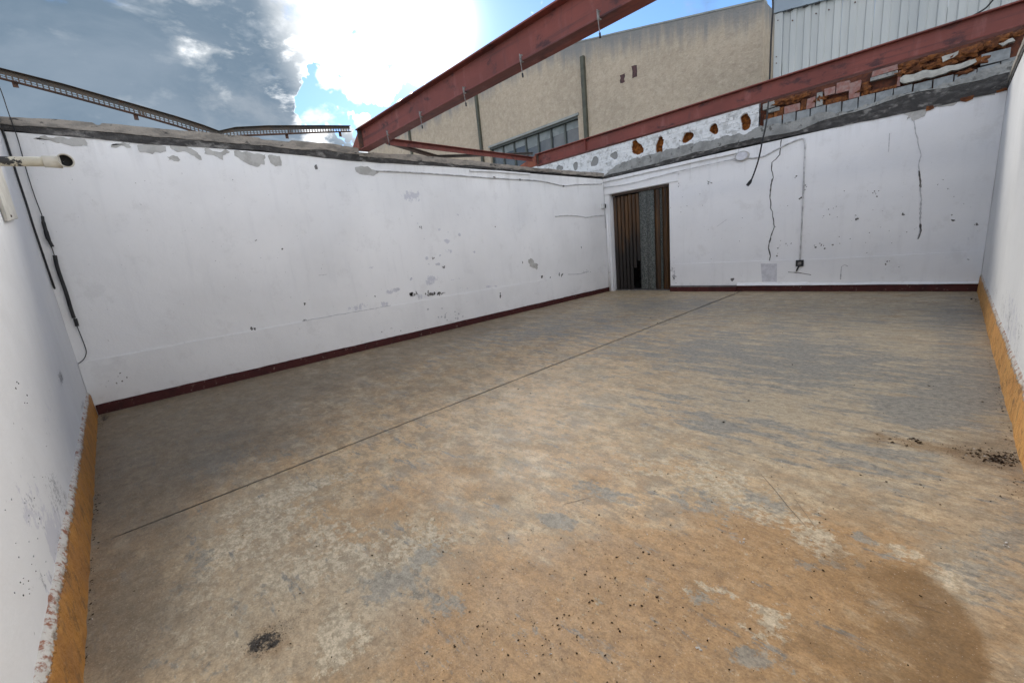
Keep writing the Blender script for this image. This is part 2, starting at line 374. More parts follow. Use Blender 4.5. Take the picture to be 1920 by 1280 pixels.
# ------------------------------------------------------------------ the floor: stains and wall shade are masks stored on a fine grid
def floor_mat():
    m, s = newmat('stained_concrete_floor')
    A = s.attr; P = s.pos
    stretch = s.scale(P, (.45, 1.25, 1)); st2 = s.scale(P, (.8, 1.2, 1))
    nA = s.noise(st2, 1.1, 9, .65); nB = s.noise(st2, 4.0, 10, .7); nC = s.noise(stretch, 9.0, 9, .7); nD = s.noise(P, 32, 7, .72)
    nE = s.noise(P, 130, 4, .7)
    c = lambda a: s.math('MULTIPLY', s.math('SUBTRACT', a, .5), 2.0)
    sg = lambda base, *t: (lambda r: r)(__import__('functools').reduce(lambda acc, q: s.math('ADD', acc, s.math('MULTIPLY', c(q[0]), q[1])), t, base))
    nG = s.noise(P, 12, 10, .76); nS = s.noise(s.scale(P, (.35, 1.6, 1)), 6.5, 10, .76); nF = s.noise(s.scale(P, (.5, 1.3, 1)), 26, 9, .75)
    off = lambda x, y: s.vmath('ADD', st2, (x, y, 0))
    nG = s.noise(st2, 13, 10, .78); nS = s.noise(s.scale(P, (.35, 1.6, 1)), 6.5, 10, .76); nF = s.noise(s.scale(P, (.85, 1.1, 1)), 30, 8, .74)
    st = lambda n_, lo, hi, k: s.math('MULTIPLY', s.step(n_, lo, hi), k)
    # bare cement to ochre dust
    warm = sg(A('warm'), (nA, .7), (nB, .5), (nG, .45))
    col = s.mix(s.step(warm, .1, .95), (.370, .325, .262), (.440, .300, .172))
    peach = sg(A('peach'), (nB, .6), (nG, .5))
    col = s.mix(s.math('MULTIPLY', s.step(peach, .30, .85), .8), col, (.540, .390, .245))
    # drifts of other tints, then blotches of several sizes
    col = s.mix(st(s.noise(off(1, 2), 1.3, 8, .7), .47, .60, .45), col, (.335, .29, .215))
    col = s.mix(st(s.noise(off(3, 7), 2.2, 10, .74), .49, .60, .72), col, (.275, .190, .112))
    col = s.mix(st(s.noise(off(8, 1), 3.2, 10, .74), .50, .60, .62), col, (.285, .265, .235))
    col = s.mix(st(s.noise(off(5, 5), 6.5, 10, .76), .50, .59, .62), col, (.56, .47, .35))
    col = s.mix(st(s.noise(off(2, 9), 7.5, 10, .76), .50, .59, .62), col, (.225, .175, .122))
    col = s.mix(st(nG, .52, .61, .36), col, (.57, .47, .34))
    col = s.mix(st(nF, .51, .60, .5), col, (.21, .160, .105))
    col = s.mix(st(nC, .53, .66, .30), col, (.225, .205, .18))
    # ochre rust wash
    och = sg(A('ochre'), (nB, .9), (nG, .8), (nA, .5))
    col = s.mix(s.math('MULTIPLY', s.step(och, .35, .9), .72), col, s.mix(s.step(nF, .42, .60), (.400, .246, .118), (.290, .172, .078)))
    pal = sg(A('pale'), (nB, .8), (nG, .8), (nA, .4))
    col = s.mix(s.math('MULTIPLY', s.step(pal, .15, 1.05), .66), col, s.mix(s.step(nF, .42, .60), (.435, .385, .315), (.315, .270, .215)))
    # cream worn skin of the screed
    cre = sg(s.math('MULTIPLY', A('cream'), 1.65), (nB, .8), (nG, 1.7), (nD, 1.2))
    creF = s.step(cre, .42, .72)
    col = s.mix(s.math('MULTIPLY', creF, .85), col, s.mix(s.step(nF, .42, .58), (.58, .52, .43), (.37, .325, .26)))
    # blue-grey bare patches
    gre = sg(s.math('MULTIPLY', A('grey'), 1.6), (nB, 1.0), (nG, 1.4), (nD, .8))
    greF = s.step(gre, .46, .74)
    col = s.mix(s.math('MULTIPLY', greF, .85), col, s.mix(s.step(nF, .42, .60), (.300, .290, .270), (.205, .198, .188)))
    # streaks of worn grey
    stk = sg(s.math('MULTIPLY', A('streak'), 1.15), (nS, 2.4), (nG, .9), (nA, .4))
    col = s.mix(s.math('MULTIPLY', s.step(stk, .36, .72), .95), col, s.mix(s.step(nF, .42, .60), (.27, .262, .25), (.165, .165, .165)))
    # damp brown film
    bro = sg(A('brown'), (nB, .75), (nA, .35), (nG, .45))
    broF = s.step(bro, .22, .88)
    col = s.mix(s.math('MULTIPLY', broF, .85), col, s.mix(s.step(nG, .35, .65), (.165, .096, .036), (.225, .134, .056)))
    # shade along walls A and B painted in, plus dirt by the right kerb
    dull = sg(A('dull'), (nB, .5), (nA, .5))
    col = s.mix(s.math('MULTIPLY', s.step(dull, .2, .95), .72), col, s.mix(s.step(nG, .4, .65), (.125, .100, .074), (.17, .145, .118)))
    drk = sg(A('dark'), (nB, .6), (nD, .9))
    col = s.mix(s.step(drk, .42, .68), col, (.022, .016, .012))
    # grain of the screed and a warm cement tint
    nH = s.noise(P, 85, 5, .72); nI = s.noise(s.vmath('ADD', P, (6, 4, 0)), 12, 9, .76)
    gr = s.math('MAXIMUM', sg(1.0, (nH, .50), (nE, .45), (nI, .40)), .4)
    col = s.n('ShaderNodeVectorMath', p_operation='SCALE', i0=s.mix(1.0, col, (1.03, .965, .82), 'MULTIPLY'), Scale=gr).outputs[0]
    # grit
    col = s.mix(s.math('MULTIPLY', s.step(nE, .62, .70), .6), col, (.15, .11, .08))
    col = s.mix(s.math('MULTIPLY', s.step(s.noise(s.vmath('ADD', P, (5, 3, 1)), 110, 3, .7), .64, .70), .6), col, (.62, .56, .47))
    h = s.math('ADD', s.math('MULTIPLY', nD, .6), s.math('MULTIPLY', nB, .8))
    h = s.math('ADD', h, s.math('MULTIPLY', nE, .25)); h = s.math('ADD', h, s.math('MULTIPLY', creF, .35))
    rough = s.lin(nB, .3, .7, .42, .64)
    fin(s, col, rough, bump(s, s.math('ADD', h, s.math('MULTIPLY', nH, .3)), .4, .008), spec=.35); return m
M['floor'] = floor_mat()

# name: (cx, cy, rx, ry, tilt in degrees, strength) in picture points of the photograph, laid onto the floor
ST = dict(
 warm=[(900, 1150, 950, 450, 0, 1.0), (1000, 800, 420, 200, -20, .55), (1500, 1200, 500, 250, 0, .5)],
 peach=[(900, 800, 330, 120, -20, .9), (1180, 760, 220, 70, 0, .6), (1150, 650, 250, 60, 0, .4), (1350, 900, 250, 100, 0, .5), (700, 850, 160, 60, -20, .5), (1250, 980, 230, 90, 0, .55)],
 ochre=[(1150, 1200, 700, 130, 0, .55), (1250, 1050, 500, 120, 0, .4), (780, 920, 220, 60, -18, .6), (1100, 1150, 330, 130, 0, .55), (1550, 1010, 260, 70, 15, .6), (950, 1230, 250, 80, 0, .6), (560, 1030, 110, 40, -20, .45),
        (1130, 890, 60, 20, 0, .5), (1400, 1090, 300, 100, 10, .5), (400, 980, 130, 50, -20, .25), (1300, 1240, 320, 90, 0, .5)],
 pale=[(480, 1080, 230, 150, -15, .8), (620, 1180, 180, 110, 0, .75), (350, 1220, 200, 100, 0, .7), (760, 1080, 120, 60, -15, .55), (1500, 880, 350, 110, 10, .6), (1830, 1090, 100, 150, 35, .85), (1650, 700, 350, 120, 0, .6), (1400, 700, 400, 90, 0, .5), (500, 930, 140, 30, -18, .5)],
 cream=[(530, 930, 120, 18, -18, .55), (470, 1010, 160, 40, -25, .45), (610, 1000, 60, 25, -20, .5), (600, 1060, 170, 55, -20, .42), (640, 1200, 45, 75, 20, .62), (760, 1040, 120, 45, -25, .48),
        (370, 1090, 60, 90, 10, .35), (1440, 1165, 45, 42, 20, .5), (1390, 930, 160, 40, 25, .42), (1690, 1035, 60, 14, 15, .5), (1800, 1090, 55, 80, 55, .5), (1530, 1010, 70, 40, 30, .42),
        (1330, 1110, 60, 20, 0, .3), (1210, 880, 60, 30, 0, .3), (350, 1200, 180, 80, -10, .3)],
 grey=[(730, 1095, 70, 38, -20, .62), (800, 1040, 45, 30, -20, .5), (470, 1135, 40, 60, 30, .25), (370, 1050, 40, 30, -20, .4), (340, 1100, 30, 30, 0, .4), (300, 1240, 60, 22, 0, .5), (400, 1250, 40, 30, 0, .4),
       (400, 870, 90, 25, -20, .5), (420, 820, 60, 14, -10, .4), (490, 860, 60, 12, -10, .4), (1045, 975, 45, 20, 10, .55), (1150, 930, 90, 18, 15, .42), (1310, 940, 110, 30, 15, .4), (1430, 935, 70, 18, 20, .45),
       (1620, 1010, 40, 12, 35, .55), (1850, 1060, 90, 90, 40, .45), (1900, 990, 60, 60, 0, .45), (1420, 1235, 70, 20, 15, .55), (1560, 1060, 90, 14, 0, .4), (840, 1140, 40, 40, 0, .35), (980, 1190, 50, 25, 0, .3), (1710, 850, 70, 8, 5, .6), (1320, 1120, 50, 14, 0, .4)],
 streak=[(1450, 680, 260, 50, 0, .42), (1650, 730, 260, 70, 5, .38), (1350, 790, 180, 40, 15, .36), (1830, 720, 50, 160, 70, .55), (1800, 620, 60, 60, 0, .5), (1130, 600, 220, 30, -8, .35), (900, 640, 200, 25, -15, .28),
         (1300, 640, 300, 40, 0, .33), (1600, 590, 260, 30, 0, .34), (1500, 830, 260, 40, 10, .26), (1750, 900, 170, 60, 15, .27), (1780, 780, 130, 30, 5, .4), (1250, 570, 160, 14, 0, .35)],
 brown=[(1590, 1215, 190, 60, 5, .40), (512, 1192, 95, 48, -30, .52), (1840, 855, 110, 30, 9, .6), (1480, 1010, 120, 30, 20, .35), (1645, 822, 42, 13, 8, .75), (1775, 842, 140, 15, 8, .62), (1560, 880, 40, 10, 0, .4), (942, 940, 20, 12, 0, .6), (1590, 1080, 130, 50, 30, .55)],
 dull=[(300, 1180, 230, 120, -10, .42), (330, 830, 260, 140, -20, .70), (620, 690, 400, 40, -14, .55), (240, 1000, 120, 300, 0, .6), (1860, 850, 90, 40, 10, .7), (950, 600, 220, 18, -14, .5), (560, 780, 250, 60, -20, .3), (200, 1200, 60, 120, 0, .4)],  # mostly shade along walls A and B, put into the floor colour
 dark=[(495, 1202, 42, 21, -30, .8), (548, 1165, 34, 10, -32, .5), (1870, 862, 40, 9, 8, .6), (195, 785, 12, 10, 0, .6)])
def make_floor():
    xs0 = frange(XB-.02, JX-.006, .030); xs1 = frange(JX+.006, XD+.02, .030); ys = frange(YA-.02, YC+.4, .032)
    mb = MB(); JY0 = hit(210, 1007, 2, 0.0).y
    for xs in (xs0, xs1):
        nx = len(xs); vs = []
        for y in ys:
            for i, x in enumerate(xs):
                if abs(x-JX) < .0065:
                    d = .0055+.0008*max(y, 0)+.003*fr(y*2.2, 4)                 # uneven width of the joint
                    if y < JY0: d = 0
                    x = JX + (d if xs is xs1 else -d)
                vs.append((x, y, .0025*fr(x*.8+9, y*.6, 2)*0 ))
        fs = [(j*nx+i, j*nx+i+1, (j+1)*nx+i+1, (j+1)*nx+i) for j in range(len(ys)-1) for i in range(nx-1)]
        mb.add(vs, fs)
    V = np.array(mb.v) - np.array([0, 0, CH])
    zc = V@np.array(FW); ok = zc > .05; zc = np.where(ok, zc, 1e9)
    px = 960+F*(V@np.array(RT))/zc; py = 640-F*(V@np.array(UP))/zc
    px = np.where(ok, px, -9e3); py = np.where(ok, py, 9e3)
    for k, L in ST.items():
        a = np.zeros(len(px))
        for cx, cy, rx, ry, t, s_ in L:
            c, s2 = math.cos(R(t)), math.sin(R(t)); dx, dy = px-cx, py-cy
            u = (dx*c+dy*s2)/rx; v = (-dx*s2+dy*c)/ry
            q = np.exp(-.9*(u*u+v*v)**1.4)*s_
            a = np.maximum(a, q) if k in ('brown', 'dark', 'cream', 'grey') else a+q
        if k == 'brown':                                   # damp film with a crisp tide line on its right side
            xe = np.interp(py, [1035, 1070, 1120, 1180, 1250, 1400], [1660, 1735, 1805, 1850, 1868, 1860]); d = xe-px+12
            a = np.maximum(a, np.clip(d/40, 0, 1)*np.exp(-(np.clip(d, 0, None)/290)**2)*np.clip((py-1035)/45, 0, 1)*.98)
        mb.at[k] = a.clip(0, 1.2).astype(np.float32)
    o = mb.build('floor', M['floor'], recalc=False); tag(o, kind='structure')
    b = MB(); b.box((JX-.02, YA, -.05), (JX+.02, YC, -.018)); b.build('joint_bed', M['litter'], o)
    b = MB(); b.box((XB-.3, YA-.3, -.3), (XD+.3, YC+.4, -.06)); b.build('floor_slab', M['mortar'], o)
    return o
FLOOR = make_floor()
g = MB(); g.add([(-150, -150, -.32), (150, -150, -.32), (150, 150, -.32), (-150, 150, -.32)], [(0, 1, 2, 3)])
tag(g.build('ground', M['ground']), kind='structure')

# ------------------------------------------------------------------ the four walls
wallB = thing('white_wall', 'long white plaster wall with peeling patches under the weathered coping, left of the door', 'wall', (XB, 4.8, 0))
wallC = thing('white_wall', 'far white wall with the doorway, two long cracks and broken brickwork above', 'wall', (-3, YC, 0))
wallA = thing('white_wall', 'near white wall at the left edge with scuffs above the ochre kerb', 'wall', (-3, YA, 0))
wallD = thing('white_wall', 'near white wall at the right edge above the yellow kerb', 'wall', (XD, 5, 0))
def mask_px(V, L, mode=max):
    V = np.array(V)-np.array([0, 0, CH]); zc = V@np.array(FW); ok = zc > .05; zc = np.where(ok, zc, 1e9)
    px = np.where(ok, 960+F*(V@np.array(RT))/zc, -9e3); py = np.where(ok, 640-F*(V@np.array(UP))/zc, 9e3); a = np.zeros(len(px))
    for cx, cy, rx, ry, t, s_ in L:
        c, s2 = math.cos(R(t)), math.sin(R(t)); dx, dy = px-cx, py-cy; u = (dx*c+dy*s2)/rx; v = (-dx*s2+dy*c)/ry
        a = np.maximum(a, np.exp(-.9*(u*u+v*v)**1.3)*s_)
    return a.astype(np.float32)
def slabwall(wl, u0, u1, z0, z1, th, m, parent, scuff, step=.035, hole=None, seed=1):
    us = frange(u0, u1, step); zs = frange(z0, z1, step); n = len(us); b = MB()
    if hole: us = sorted([q for q in us if abs(q-hole[0]) > .01 and abs(q-hole[1]) > .01]+[hole[0], hole[1]]); zs = sorted([q for q in zs if abs(q-hole[2]) > .01]+[hole[2]]); n = len(us)
    vs = []
    for z in zs:
        for u in us:
            k = -.003+.003*fr(u*.9, seed+z*.35, 3) if not (hole and (abs(u-hole[0]) < .03 or abs(u-hole[1]) < .03)) else -.001
            vs.append(wl.P(u, z, k))
    fs = []
    for j in range(len(zs)-1):
        for i in range(n-1):
            if hole and hole[0]-.001 < us[i] and us[i+1] < hole[1]+.001 and zs[j+1] < hole[2]+.001: continue
            fs.append((j*n+i, j*n+i+1, (j+1)*n+i+1, (j+1)*n+i))
    b.add(vs, fs); b.at['scuff'] = mask_px(b.v, scuff[0]); b.at['worn'] = mask_px(b.v, scuff[1])
    o = b.build('plaster', m, parent, smooth=True, recalc=False)
    b = MB(); 
    if hole: b.wbox(wl, u0, hole[0], z0, z1, -th, -.012); b.wbox(wl, hole[1], u1, z0, z1, -th, -.012); b.wbox(wl, hole[0], hole[1], hole[2], z1, -th, -.012)
    else: b.wbox(wl, u0, u1, z0, z1, -th, -.012)
    b.build('masonry', M['white'], parent)
    if hole:
        b = MB(); b.wbox(wl, hole[0]+.001, hole[0]+.006, 0, hole[2], -th-.01, -.0035); b.wbox(wl, hole[1]-.006, hole[1]-.001, 0, hole[2], -th-.01, -.0035); b.wbox(wl, hole[0]+.0061, hole[1]-.0061, hole[2]-.006, hole[2]-.001, -th-.01, -.0035); b.build('reveal', M['white'], parent)
    return o
C8 = lambda L: [(400+x/2.56, 280+y/2.56, rx/2.56, ry/2.56, t, s_) for x, y, rx, ry, t, s_ in L]
SC_B = (C8([(960, 700, 24, 10, -10, .8), (1040, 692, 36, 10, -8, .75), (1105, 692, 28, 9, -8, .7), (1200, 672, 18, 16, -30, .6), (985, 712, 18, 12, 0, .7), (880, 672, 34, 14, -15, .55), (1140, 785, 60, 24, 0, .38), (185, 861, 30, 5, -8, .7), (440, 822, 24, 4, -10, .6), (1790, 600, 34, 22, 0, .38), (850, 862, 80, 20, -8, .3), (1300, 760, 120, 20, -12, .25), (1040, 640, 26, 18, -50, .5), (955, 460, 18, 12, 30, .45), (110, 868, 200, 6, -10, .3), (520, 603, 24, 4, -8, .6), (1240, 785, 60, 8, -10, .4)])
    + [(210, 708, 60, 16, -10, .34), (1000, 615, 120, 16, -14, .22)],
   C8([(950, 225, 62, 34, 0, .75), (1120, 442, 22, 14, 0, .75), (1132, 488, 26, 16, 0, .7), (760, 571, 32, 8, 0, .7), (1045, 628, 42, 24, -25, .75), (865, 678, 50, 16, -15, .75), (700, 756, 62, 22, -15, .7), (825, 740, 34, 16, 0, .75), (1160, 622, 34, 8, -8, .7), (1320, 660, 22, 10, -8, .7), (1356, 655, 14, 8, 0, .7), (1200, 672, 26, 20, 0, .6), (990, 705, 60, 18, -8, .6), (1490, 465, 12, 16, 0, .5), (1425, 430, 12, 20, 0, .45)]))
SC_C = ([(1262, 510, 8, 26, 0, .55), (1360, 440, 120, 60, 0, .16), (1560, 440, 60, 50, 0, .2), (1700, 430, 100, 60, 0, .18), (1380, 370, 60, 40, -20, .18), (1606, 408, 10, 6, 0, .5), (1560, 345, 120, 40, 0, .14), (1300, 345, 26, 6, -20, .35), (1640, 490, 60, 8, 0, .25), (1440, 520, 30, 6, 0, .2), (1830, 500, 8, 30, 0, .35)],
   [(1268, 512, 10, 24, 0, .6), (1300, 470, 30, 20, 0, .25), (1820, 440, 20, 60, 0, .3)])
SC_A = ([(108, 930, 26, 75, -28, .62), (62, 945, 14, 34, -30, .62), (115, 1010, 16, 60, 10, .6), (76, 1085, 16, 34, -32, .62), (98, 1080, 8, 30, 10, .6), (114, 708, 7, 18, -12, .9), (155, 760, 5, 20, 10, .7), (85, 800, 30, 60, -15, .36), (60, 1110, 14, 30, 0, .4), (140, 850, 16, 60, 12, .42), (40, 860, 16, 14, 20, .4)],
   [(102, 1000, 26, 70, -5, .75), (70, 960, 40, 90, -25, .55), (95, 1090, 22, 40, 0, .6), (90, 780, 20, 50, -10, .45)])
SC_D = ([(1892, 600, 10, 45, 0, .6), (1910, 620, 10, 40, 5, .58), (1880, 575, 8, 35, 0, .55), (1866, 545, 7, 25, 0, .5), (1905, 670, 12, 40, 0, .5), (1900, 560, 20, 60, 0, .36), (1850, 500, 6, 40, 0, .3)], [(1895, 600, 24, 80, 0, .55)])
slabwall(WB, YA-.25, YC, -.1, ZT, .25, M['white_b'], wallB, SC_B, seed=1)
slabwall(WA, XB, XD+.25, -.1, ZT, .25, M['white_n'], wallA, SC_A, .03, seed=2)
slabwall(WD, YA, YC+.25, -.1, ZT, .25, M['white_n'], wallD, SC_D, .04, seed=3)
DX0, DX1, DZ = -6.40, -4.752, 2.56
slabwall(WC, XB-.25, XD, -.1, ZT, .25, M['white'], wallC, SC_C, .035, (DX0, DX1, DZ), seed=4)
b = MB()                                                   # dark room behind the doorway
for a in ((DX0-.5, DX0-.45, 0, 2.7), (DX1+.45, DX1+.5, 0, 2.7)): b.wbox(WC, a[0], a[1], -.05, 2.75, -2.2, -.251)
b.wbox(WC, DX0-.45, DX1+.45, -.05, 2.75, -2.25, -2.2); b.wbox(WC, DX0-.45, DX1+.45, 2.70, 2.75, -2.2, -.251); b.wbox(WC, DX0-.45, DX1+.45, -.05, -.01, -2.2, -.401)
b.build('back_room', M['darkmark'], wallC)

# lower plaster band with its lip, and the skirtings
dB = pline(WB, [(150, 680), (400, 633), (712, 577), (900, 545), (1138, 505)])
us = frange(YA+.002, YC-.002, .05)
b = MB(); strip(b, WB, us, lambda u: 0, lambda u: dB(u)+.004*fr(u*1.5, 3), 0, .012); b.build('lower_band', M['white_b'], wallB)
dC = pline(WC, [(1270, 494.5), (1460, 488), (1550, 485), (1700, 477), (1840, 470)])
us = frange(DX1+.12, XD-.004, .05)
b = MB(); strip(b, WC, us, lambda u: 0, lambda u: dC(u)+.004*fr(u*1.5, 5), 0, .014); b.build('lower_band', M['white'], wallC)
b = MB(); strip(b, WB, frange(YA+.03, YC-.002, .06), lambda u: 0, lambda u: .115+.005*fr(u*2, 6)+.004*fr(u*13, 7), .0121, .028); b.build('skirting', M['skirt'], wallB)
b = MB(); strip(b, WC, frange(DX1+.01, -3.22, .06), lambda u: 0, lambda u: .108, .0141, .075)
strip(b, WC, frange(-3.2199, XDK+.01, .06), lambda u: 0, lambda u: .125+.004*fr(u*2, 9), .0141, .04); b.build('skirting', M['skirt'], wallC)
b = MB(); strip(b, WC, frange(DX1+.012, -3.225, .06), lambda u: .1085, lambda u: .135, .0142, .078); b.build('ledge', M['slabgrey'], wallC)
b = MB(); us = frange(-3.21, XDK, .04); vs = []                                       # loose white strip curling over the skirting
for i, u in enumerate(us):
    k = .035+.018*fr(u*1.3, 12)+(.02 if u < -1.9 else 0); dz = .006*fr(u*2.1, 14)
    vs += [WC.P(u, .127+k+dz, .0143), WC.P(u, .135+dz, .05+.5*k), WC.P(u, .128+dz, .052+.5*k), WC.P(u, .126+dz, .0143)]
n = len(us)
b.add(vs, [(i*4+k, i*4+(k+1) % 4, i*4+4+(k+1) % 4, i*4+4+k) for i in range(n-1) for k in range(4)] + [(0, 1, 2, 3), (4*n-1, 4*n-2, 4*n-3, 4*n-4)])
b.build('loose_strip', M['white'], wallC)

# coping on walls B, A and D: pale concrete above a dark slab edge
topB = pline(WB, [(0, 219), (124, 226), (260, 238), (480, 258), (620, 270), (672, 279)])
topB2 = pline(WB, [(676, 287), (700, 287), (792, 292), (880, 301), (995, 314.6), (1128, 325)])
botB = pline(WB, [(0, 243), (260, 269), (480, 282), (672, 303), (900, 316), (1128, 332)])
us1 = frange(YA-.25, 3.27, .025); us2 = frange(3.271, YC, .025)
zt1 = lambda u: topB(u)+.006*fr(u*5, 21)-(.02 if fr(u*1.3, 5) > .35 else 0)
zt2 = lambda u: topB2(u)+.012*fr(u*3, 22)
mid = lambda u: 3.035+.022*fr(u*1.6, 23)+.012*fr(u*6, 24)-(.0 if u < 3.27 else .02)
b = MB(); strip(b, WB, us1, mid, zt1, -.28, .018); strip(b, WB, us2, mid, zt2, -.28, .014); b.build('coping', M['cop'], wallB)
b = MB(); strip(b, WB, us1+us2, lambda u: botB(u)+.006*fr(u*4, 25), lambda u: mid(u)-.001, -.26, .009); b.build('slab_edge', M['slabdark'], wallB)
for wl, u0, u1, par in ((WA, XB+.002, XD, wallA), (WD, YA, YC-.002, wallD)):
    us = frange(u0, u1, .04)
    b = MB(); strip(b, wl, us, lambda u: 3.03+.02*fr(u*2, 31), lambda u: 3.11+.012*fr(u*3, 32), -.28, .015); b.build('coping', M['cop'], par)
    b = MB(); strip(b, wl, us, lambda u: ZT+.005*fr(u*4, 33), lambda u: 3.029+.02*fr(u*2, 31), -.26, .008); b.build('slab_edge', M['slabdark'], par)
# pale plaster bead under the coping of wall B
b = MB(); zb = pline(WB, [(880, 320), (930, 322), (992, 327)]); us = frange(WB.uz(880, 320)[0], WB.uz(992, 327)[0], .05)
strip(b, WB, us, lambda u: zb(u)-.012+.006*fr(u*3, 4), lambda u: zb(u)+.02, .0, .03); b.build('plaster_bead', M['white'], wallB)

# above wall C: dark slab edge, mortar bed, white painted brickwork with pockets, concrete blocks, broken hollow bricks
cd_bot = pline(WC, [(1130, 336), (1380, 277), (1500, 252), (1600, 232), (1700, 212), (1800, 190), (1890, 170)])
cd_top = pline(WC, [(1135, 330), (1200, 314), (1300, 287), (1400, 265), (1500, 243), (1560, 222), (1600, 210), (1700, 178), (1760, 168), (1800, 160), (1880, 138)])
cm_top = pline(WC, [(1040, 340), (1131, 334), (1142, 324), (1160, 308), (1180, 300), (1240, 285), (1290, 272), (1340, 262), (1395, 250), (1425, 236), (1500, 224), (1600, 204), (1700, 176), (1800, 150), (1880, 118)])
us = frange(XB+.001, XD+.2, .03)
b = MB(); strip(b, WC, us, lambda u: cd_bot(u)+.012*fr(u*3, 41), lambda u: cd_top(u)+.03*fr(u*2.2, 42)-.001, -.25, .012); b.build('slab_edge', M['slabdark'], wallC)
b = MB(); strip(b, WC, us, lambda u: cd_top(u)+.03*fr(u*2.2, 42), lambda u: cm_top(u)+.05*fr(u*1.8, 43)+.045*fr(u*6, 44), -.25, .02); b.build('mortar_bed', M['mortar'], wallC)
UX0, UX1 = -9.2, -2.885
HOLES = [(1049, 315, 13, 9, 0), (1079, 311, 10, 13, 0), (1115, 303, 13, 19, 0), (1152, 292, 12, 16, 0), (1193, 278, 26, 25, 1), (1236, 274, 17, 30, 1), (1288, 257, 22, 22, 1), (1338, 242, 15, 24, 1), (1398, 229, 22, 28, 1)]
hol = []
for px, py, w_, h_, t in HOLES:
    u, z = WC.uz(px, py); ua, _ = WC.uz(px-w_/2, py); ub, _ = WC.uz(px+w_/2, py); _, za = WC.uz(px, py+h_/2); _, zb_ = WC.uz(px, py-h_/2)
    hol.append((u, z, abs(ub-ua)/2*(.9 if t else 1), abs(zb_-za)/2*(.9 if t else 1), t))
def holev(u, z):
    best = 9, 0
    for i, (cu, cz, ru, rz, t) in enumerate(hol):
        a = math.atan2(z-cz, u-cu)
        d = math.hypot((u-cu)/ru, (z-cz)/rz)*(1+.16*math.sin(a*2+i*1.7)+.09*math.sin(a*3+i*2.9)+.22*mn.noise(Vector((u*9, z*9, i*3.1)))+.08*mn.noise(Vector((u*26, z*26, i))))
        if d < best[0]: best = (d, t)
    return best
def brick_band():
    du = .014; us = frange(UX0, UX1, du); zs = frange(3.02, 3.86, .014); nu = len(us)
    front = MB(); vs = []; ho = []
    for z in zs:
        for u in us:
            d, t = holev(u, z)
            off = .0+.004*mn.noise(Vector((u*6, z*9, 3)))
            h = 0.0
            if d < 1.05:
                h = min(1, max(0, (1.05-d)/.16)); off -= h*(.13+.05*mn.noise(Vector((u*14, z*14, 5)))) if t else h*.02
                h = h if t else -h
            vs.append(WC.P(u, z, off)); ho.append(h)
    front.add(vs, [(j*nu+i, j*nu+i+1, (j+1)*nu+i+1, (j+1)*nu+i) for j in range(len(zs)-1) for i in range(nu-1)])
    front.at['hole'] = np.array(ho, np.float32)
    m, s = newmat('painted_mortar_and_pockets')
    a = s.attr('hole'); nz = s.noise(s.pos, 30, 5, .6)
    k = s.math('ADD', a, s.math('MULTIPLY', s.math('SUBTRACT', nz, .5), .5))
    wcol = s.mix(s.step(s.noise(s.pos, 9, 8, .65), .5, .75), (.66, .67, .68), (.46, .46, .46))
    tcol = s.mix(s.step(s.noise(s.pos, 16, 7, .65), .4, .62), (.28, .098, .020), (.12, .04, .012))
    col = s.mix(s.step(k, .25, .4), wcol, tcol)
    col = s.mix(s.step(k, -.25, -.4), col, (.24, .24, .235))
    fin(s, col, .85, bump(s, s.noise(s.pos, 45, 6, .6), .6, .01), spec=.25)
    front.build('brick_backing', m, wallC, recalc=False)
    bk = MB(); bk.wbox(WC, UX0, XD+.2, 3.02, 3.86, -.32, -.21); bk.build('rear_leaf', M['mortar'], wallC)
    bh, bl = .075, .255; meshes = {}
    r = 0; z = 3.10
    while z < 3.80:
        u = UX0 + (bl/2 if r % 2 else 0)
        while u < UX1-.03:
            u1 = min(u+bl-.012, UX1-.004); zc = z+bh/2; segs = []; cur = None
            for q in frange(u, u1, .02):
                free = min(holev(q, z)[0], holev(q, z+bh-.01)[0], holev(q, zc)[0]) > 1.08 and z > cm_top(min(max(q, -6.9), -2.9))-.05
                if free: cur = [q, q] if cur is None else [cur[0], q]
                elif cur: segs.append(cur); cur = None
            if cur: segs.append(cur)
            for a, c in segs:
                if c-a > .03:
                    bb = MB(); bb.wbox(WC, a, c, z, z+bh-.012, -.02, .010+random.uniform(-.005, .005), .005); bb.build('brick', M['lime'], wallC)
            u += bl
        z += bh; r += 1
brick_band()
# right part: a row of grey blocks, broken hollow bricks above it
blk_top = pline(WC, [(1430, 226), (1472, 214), (1519, 204.5), (1552, 196), (1594, 187), (1631, 177), (1680, 165), (1719, 155.6), (1792, 140), (1837, 129), (1890, 110)])
jx = [1432, 1468, 1494, 1521, 1551, 1580.6, 1611.6, 1644, 1678, 1715, 1753, 1793, 1836, 1881, 1915]
bw = MB(); bw.wbox(WC, UX1+.002, XD+.2, 3.02, 3.86, -.21, -.10); bw.build('broken_core', M['recess'], wallC)
for p, q in zip(jx[:-1], jx[1:]):
    ua = WC.uz(p+1.2, 200-(p-1430)*.25)[0]; ub = WC.uz(q-1.2, 200-(q-1430)*.25)[0]
    um = (ua+ub)/2; t = blk_top(um)+random.uniform(-.008, .008)
    bb = MB(); bb.wbox(WC, ua, min(ub, XD+.19), max(3.03, cd_top(um)+.03), t, -.099, random.uniform(-.006, .005), .004); bb.build('concrete_block', M['block'], wallC, bevel=.003)
bb = MB()
for p, q in ((1838, 1893),):
    ua, z0 = WC.uz(p, 128); ub, _ = WC.uz(q, 112); bb.wbox(WC, ua, ub, blk_top((ua+ub)/2)+.012, blk_top((ua+ub)/2)+.16, -.09, .016, .006)
bb.build('concrete_block', M['block'], wallC, bevel=.003)
